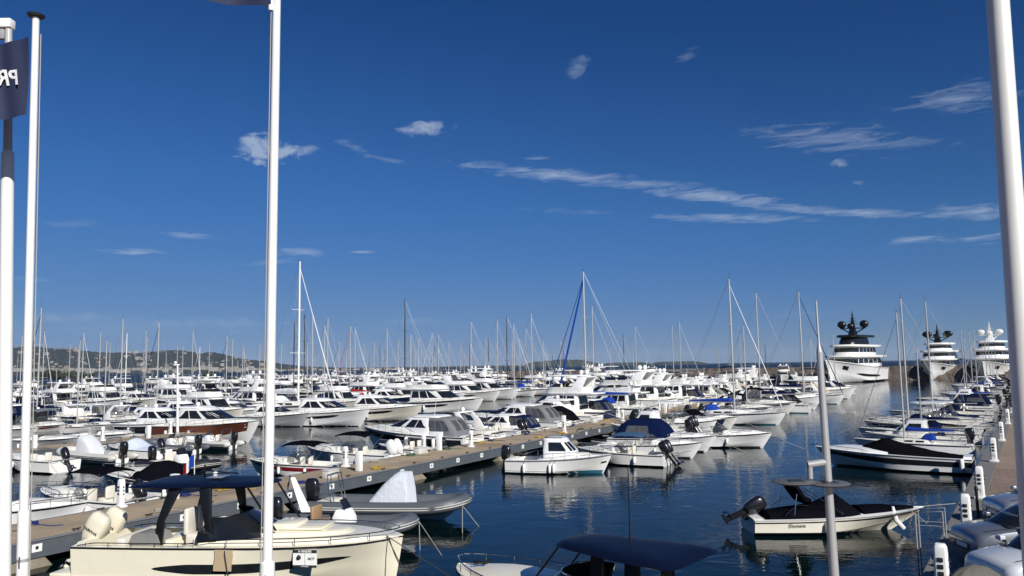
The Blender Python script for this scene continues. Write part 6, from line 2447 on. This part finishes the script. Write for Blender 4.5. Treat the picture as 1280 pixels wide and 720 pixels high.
# ------------------------------------------------------------------ cars
def make_car(paint, L=4.1, W=1.74, Hh=1.55, name='parked_car'):
    r = empty(name)
    st = []
    # x, z_low, z_belt, half_w, roof_z (None = bonnet / boot only)
    prof = [(L / 2, .30, .66, .62), (L / 2 - .05, .22, .76, .74), (L / 2 - .20, .2, .83, .815), (L / 2 - .5, .2, .89, .85), (L / 2 - .95, .2, .95, .865), (L / 2 - 1.25, .2, .98, .87),
            (.3, .2, .98, .87), (-.6, .2, 1.0, .87), (-1.3, .2, 1.02, .86), (-L / 2 + .2, .22, 1.02, .80), (-L / 2 + .03, .3, .95, .70), (-L / 2, .4, .8, .6)]
    rows = []
    for x, z0, zb, hw in prof:
        half = [(0, z0), (hw * .8, z0), (hw * .98, z0 + .12), (hw, lerp(z0, zb, .45)), (hw * .985, lerp(z0, zb, .75)), (hw * .93, zb - .03), (hw * .80, zb + .015), (0, zb + .055)]
        rows.append([Vector((x, y, z)) for y, z in half] + [Vector((x, -y, z)) for y, z in half[-2:0:-1]])
    body = MB().loft(rows).build('body', paint, r, 42)
    gh = House([(.97, -1.95, 1.22, .80, .75, .93), (1.25, -1.85, .78, .735, .65, .93), (Hh - .06, -1.6, .22, .64, .45, .93), (Hh, -1.5, .10, .58, .4, .93)])
    gh.shell(r, paint, 'roof', .05)
    gh.glass(r, 1.02, Hh - .12, [(.235, .37), (.39, .545)], screen=.63, off=.008)
    sm_ = SEAT
    for sy in (-1, 1):
        # headlamp
        rows = []
        for i in range(6):
            q = i / 5
            x = lerp(L / 2 - .10, L / 2 - .62, q)
            y = lerp(.52, .845, q ** .6)
            rows.append([Vector((x + .018, sy * (y + .014), z)) for z in (lerp(.60, .74, q), lerp(.68, .81, q), lerp(.755, .88, q))])
        hl_ = MB().grid(rows).build('headlight', mat('headlight_glass', (.35, .37, .4), .08, .3, coat=1, var=.3, vscale=14), r)
        for x in (L / 2 - .78, -L / 2 + .72):
            w_ = MB().tube([(x + .27 * math.cos(a), sy * (W / 2 - .10), .31 + .27 * math.sin(a)) for a in [2 * math.pi * k / 20 for k in range(20)]], .085, 8, close=True).build('wheel', TYRE, r)
            MB().lathe([(.22, 0), (.2, .04), (.05, .06), (.01, .06)], 14, (x, sy * (W / 2 - .06), .31), Matrix.Rotation(R(-90 * sy), 4, 'X')).build('rim', STEEL, w_)
        mi = MB().box(.70, .86, sy * .98 - .10, sy * .98 + .10, 1.00, 1.13).build('mirror', paint, r, bevel=.04)
        MB().box(.74, .80, min(sy * .84, sy * .90), max(sy * .84, sy * .90), .98, 1.03).build('mirror_arm', BLK, mi)
    MB().box(L / 2 - .12, L / 2 + .005, -.42, .42, .36, .54).build('grille', BLK, r, bevel=.02)
    MB().box(L / 2 - .1, L / 2 + .004, -.62, .62, .24, .31).build('lower_intake', BLK, r, bevel=.01)
    MB().lathe([(.055, 0), (.055, .015), (.01, .02)], 12, (L / 2 - .045, 0, .63), Matrix.Rotation(R(80), 4, 'Y')).build('emblem', STEEL, r)
    for sy in (-1, 1):
        MB().tube([(L / 2 - .30, sy * .60, .90), (L / 2 - .7, sy * .66, .965), (L / 2 - 1.2, sy * .70, 1.0)], .008, 4).build('bonnet_gap', BLK, r)
    MB().box(L / 2 - .0, L / 2 + .012, -.26, .26, .40, .51).build('number_plate', PAINTW, r)
    MB().grid([[Vector((L / 2 - 1.20 + .10 * math.cos(y * 1.3), y, .985 + .045 * (1 - abs(y) / .8) + .012)), Vector((L / 2 - 1.02 + .1 * math.cos(y * 1.3), y, .975 + .045 * (1 - abs(y) / .8) + .012))] for y in [-.68 + .136 * k for k in range(11)]]).build('wiper_cowl', BLK, r)
    return r


PC1 = mat('car_paint_silver', (.42, .45, .50), .25, .6, coat=.8, var=.01)
PC2 = mat('car_paint_grey_blue', (.20, .22, .25), .28, .5, coat=.8, var=.01)
PC3 = mat('car_paint_white', (.62, .64, .67), .25, .1, coat=.8, var=.01)
for paint, x, y, h, lb in ((PC3, 13.0, 18.9, R(188), 'silver white car nearest the camera at the bottom right corner'), (PC2, 14.3, 21.7, R(178), 'dark grey car parked between the two pale cars'), (PC1, 17.9, 26.1, R(176), 'pale silver car farthest from the camera, partly behind the grey one')):
    LINK = True
    r = make_car(paint)
    r.location = (x, y, 1.0)
    r.rotation_euler.z = h
    tag(r, lb, 'car', 'cars parked on the quay')


# ------------------------------------------------------------------ bicycles on the second pier
def bicycle(x, y, h, lb):
    r = empty('bicycle', (x, y, .905), h, lb, 'bicycle', 'bicycles on the second pier')
    for xx in (-.52, .52):
        w_ = MB().tube([(xx + .33 * math.cos(a), 0, .34 + .33 * math.sin(a)) for a in [2 * math.pi * k / 22 for k in range(22)]], .022, 6, close=True).build('wheel', TYRE, r)
        MB().tube([(xx - .3, 0, .34), (xx + .3, 0, .34)], .006, 4).tube([(xx, 0, .04), (xx, 0, .64)], .006, 4).build('spokes', STEEL, w_)
    MB().tube([(-.52, 0, .34), (-.1, 0, .32), (.35, 0, .78), (-.2, 0, .8), (-.52, 0, .34)], .02, 6).tube([(-.1, 0, .32), (-.22, 0, .92)], .018, 6).tube([(.52, 0, .34), (.38, 0, .95)], .018, 6).build('frame', BLK, r)
    MB().tube([(.3, -.28, 1.02), (.4, 0, .97), (.3, .28, 1.02)], .016, 6).build('handlebar', BLK, r)
    MB().box(-.34, -.1, -.07, .07, .92, .97).build('saddle', BLK, r, bevel=.02)


for i, (s, lb) in enumerate(((34.6, 'black bicycle on the second pier, left of the flagpole'), (38.2, 'black bicycle on the second pier, right of the flagpole'), (40.2, 'black bicycle farthest out on the second pier'))):
    p = pp(s, 33.4)
    bicycle(p.x, p.y, PANG + .1 * i, lb)

# mooring lines from the pier boats into the water and pier-side ladder
for a_, b_, lb in (((578, 632, .75), (600, 660, -.05), 'slack pale mooring line slanting right from the bow of the covered grey inflatable'), ((578, 634, .75), (578, 668, -.05), 'vertical mooring line under the bow of the covered grey inflatable'),
                   ((524, 652, .7), (554, 697, -.05), 'pale mooring line slanting from the bow of the smaller grey inflatable'), ((524, 652, .7), (525, 690, -.05), 'vertical mooring line under the bow of the smaller grey inflatable')):
    tag(MB().tube([P(*a_), P(*b_)], .014, 5).build('mooring_line', ROPE), lb, 'rope', 'mooring lines of the grey inflatables')

# trees on the spit at the far left
leafm = mat('pine_leaf', (.028, .045, .018), .7, var=.5, vscale=.5)
barkm = mat('pine_bark', (.10, .07, .05), .9)
for i, (px, Y, hh) in enumerate(((62, 420, 8.5), (74, 425, 7.5), (84, 415, 8), (96, 430, 7), (52, 430, 7), (110, 428, 6.0), (340, 520, 6), (262, 500, 6.5))):
    x = PY(px, 470, Y).x
    r = empty('shore_tree', (x, Y, .2), 0, 'dark green tree on the low far shore behind the boats, %s from the left' % ordinal((0, 0, 0, 0, 0, 0, 0, 0).__len__() and {52: 1, 62: 2, 74: 3, 84: 4, 96: 5, 110: 6, 262: 7, 340: 8}[px]), 'tree', 'trees on the far shore')
    MB().tube([(0, 0, 0), (.3, 0, hh * .5), (.2, .2, hh * .8)], [.4, .3, .12], 7).build('trunk', barkm, r)
    mb = MB()
    rnd = random.Random(i)
    lobes = [(Vector((rnd.uniform(-3.2, 3.2), rnd.uniform(-2, 2), rnd.uniform(hh * .45, hh * .9))), rnd.uniform(1.2, 2.2)) for _ in range(9)]
    for c_, q in lobes:
        for _ in range(160):
            d_ = Vector((rnd.gauss(0, 1), rnd.gauss(0, 1), rnd.gauss(0, .7))).normalized() * q * rnd.uniform(.5, 1.05)
            u = Vector((rnd.uniform(-1, 1), rnd.uniform(-1, 1), rnd.uniform(-1, 1))).normalized() * .32
            w_ = u.cross(d_).normalized() * .2
            c2 = c_ + d_
            mb.add([c2 - u, c2 + w_, c2 + u, c2 - w_], [(0, 1, 2, 3)])
    mb.build('crown', leafm, r, recalc=False)
tag(prism([(-330, 405), (-195, 405), (-190, 440), (-330, 445)], -2, .5, 'spit', rock), kind='structure')
tag(prism([(-230, 490), (-140, 505), (-140, 530), (-230, 520)], -2, .4, 'spit', rock), kind='structure')

# ------------------------------------------------------------------ haze
HAZE = 0.00003
if HAZE:
    hm_ = bpy.data.materials.new('haze')
    hm_.use_nodes = True
    t = hm_.node_tree
    t.nodes.remove(t.nodes['Principled BSDF'])
    pv = t.nodes.new('ShaderNodeVolumePrincipled')
    pv.inputs['Color'].default_value = (.62, .78, 1.0, 1)
    pv.inputs['Density'].default_value = HAZE
    pv.inputs['Anisotropy'].default_value = .0
    t.links.new(pv.outputs[0], t.nodes['Material Output'].inputs['Volume'])
    hz = MB().box(-29000, 29000, -300, 29500, -5, 420).build('haze', hm_)
    tag(hz, kind='stuff')

# drop the master copies that were never linked
for o in [o for o in bpy.data.objects if not o.users_collection]:
    bpy.data.objects.remove(o)
print('objects', len(bpy.data.objects))
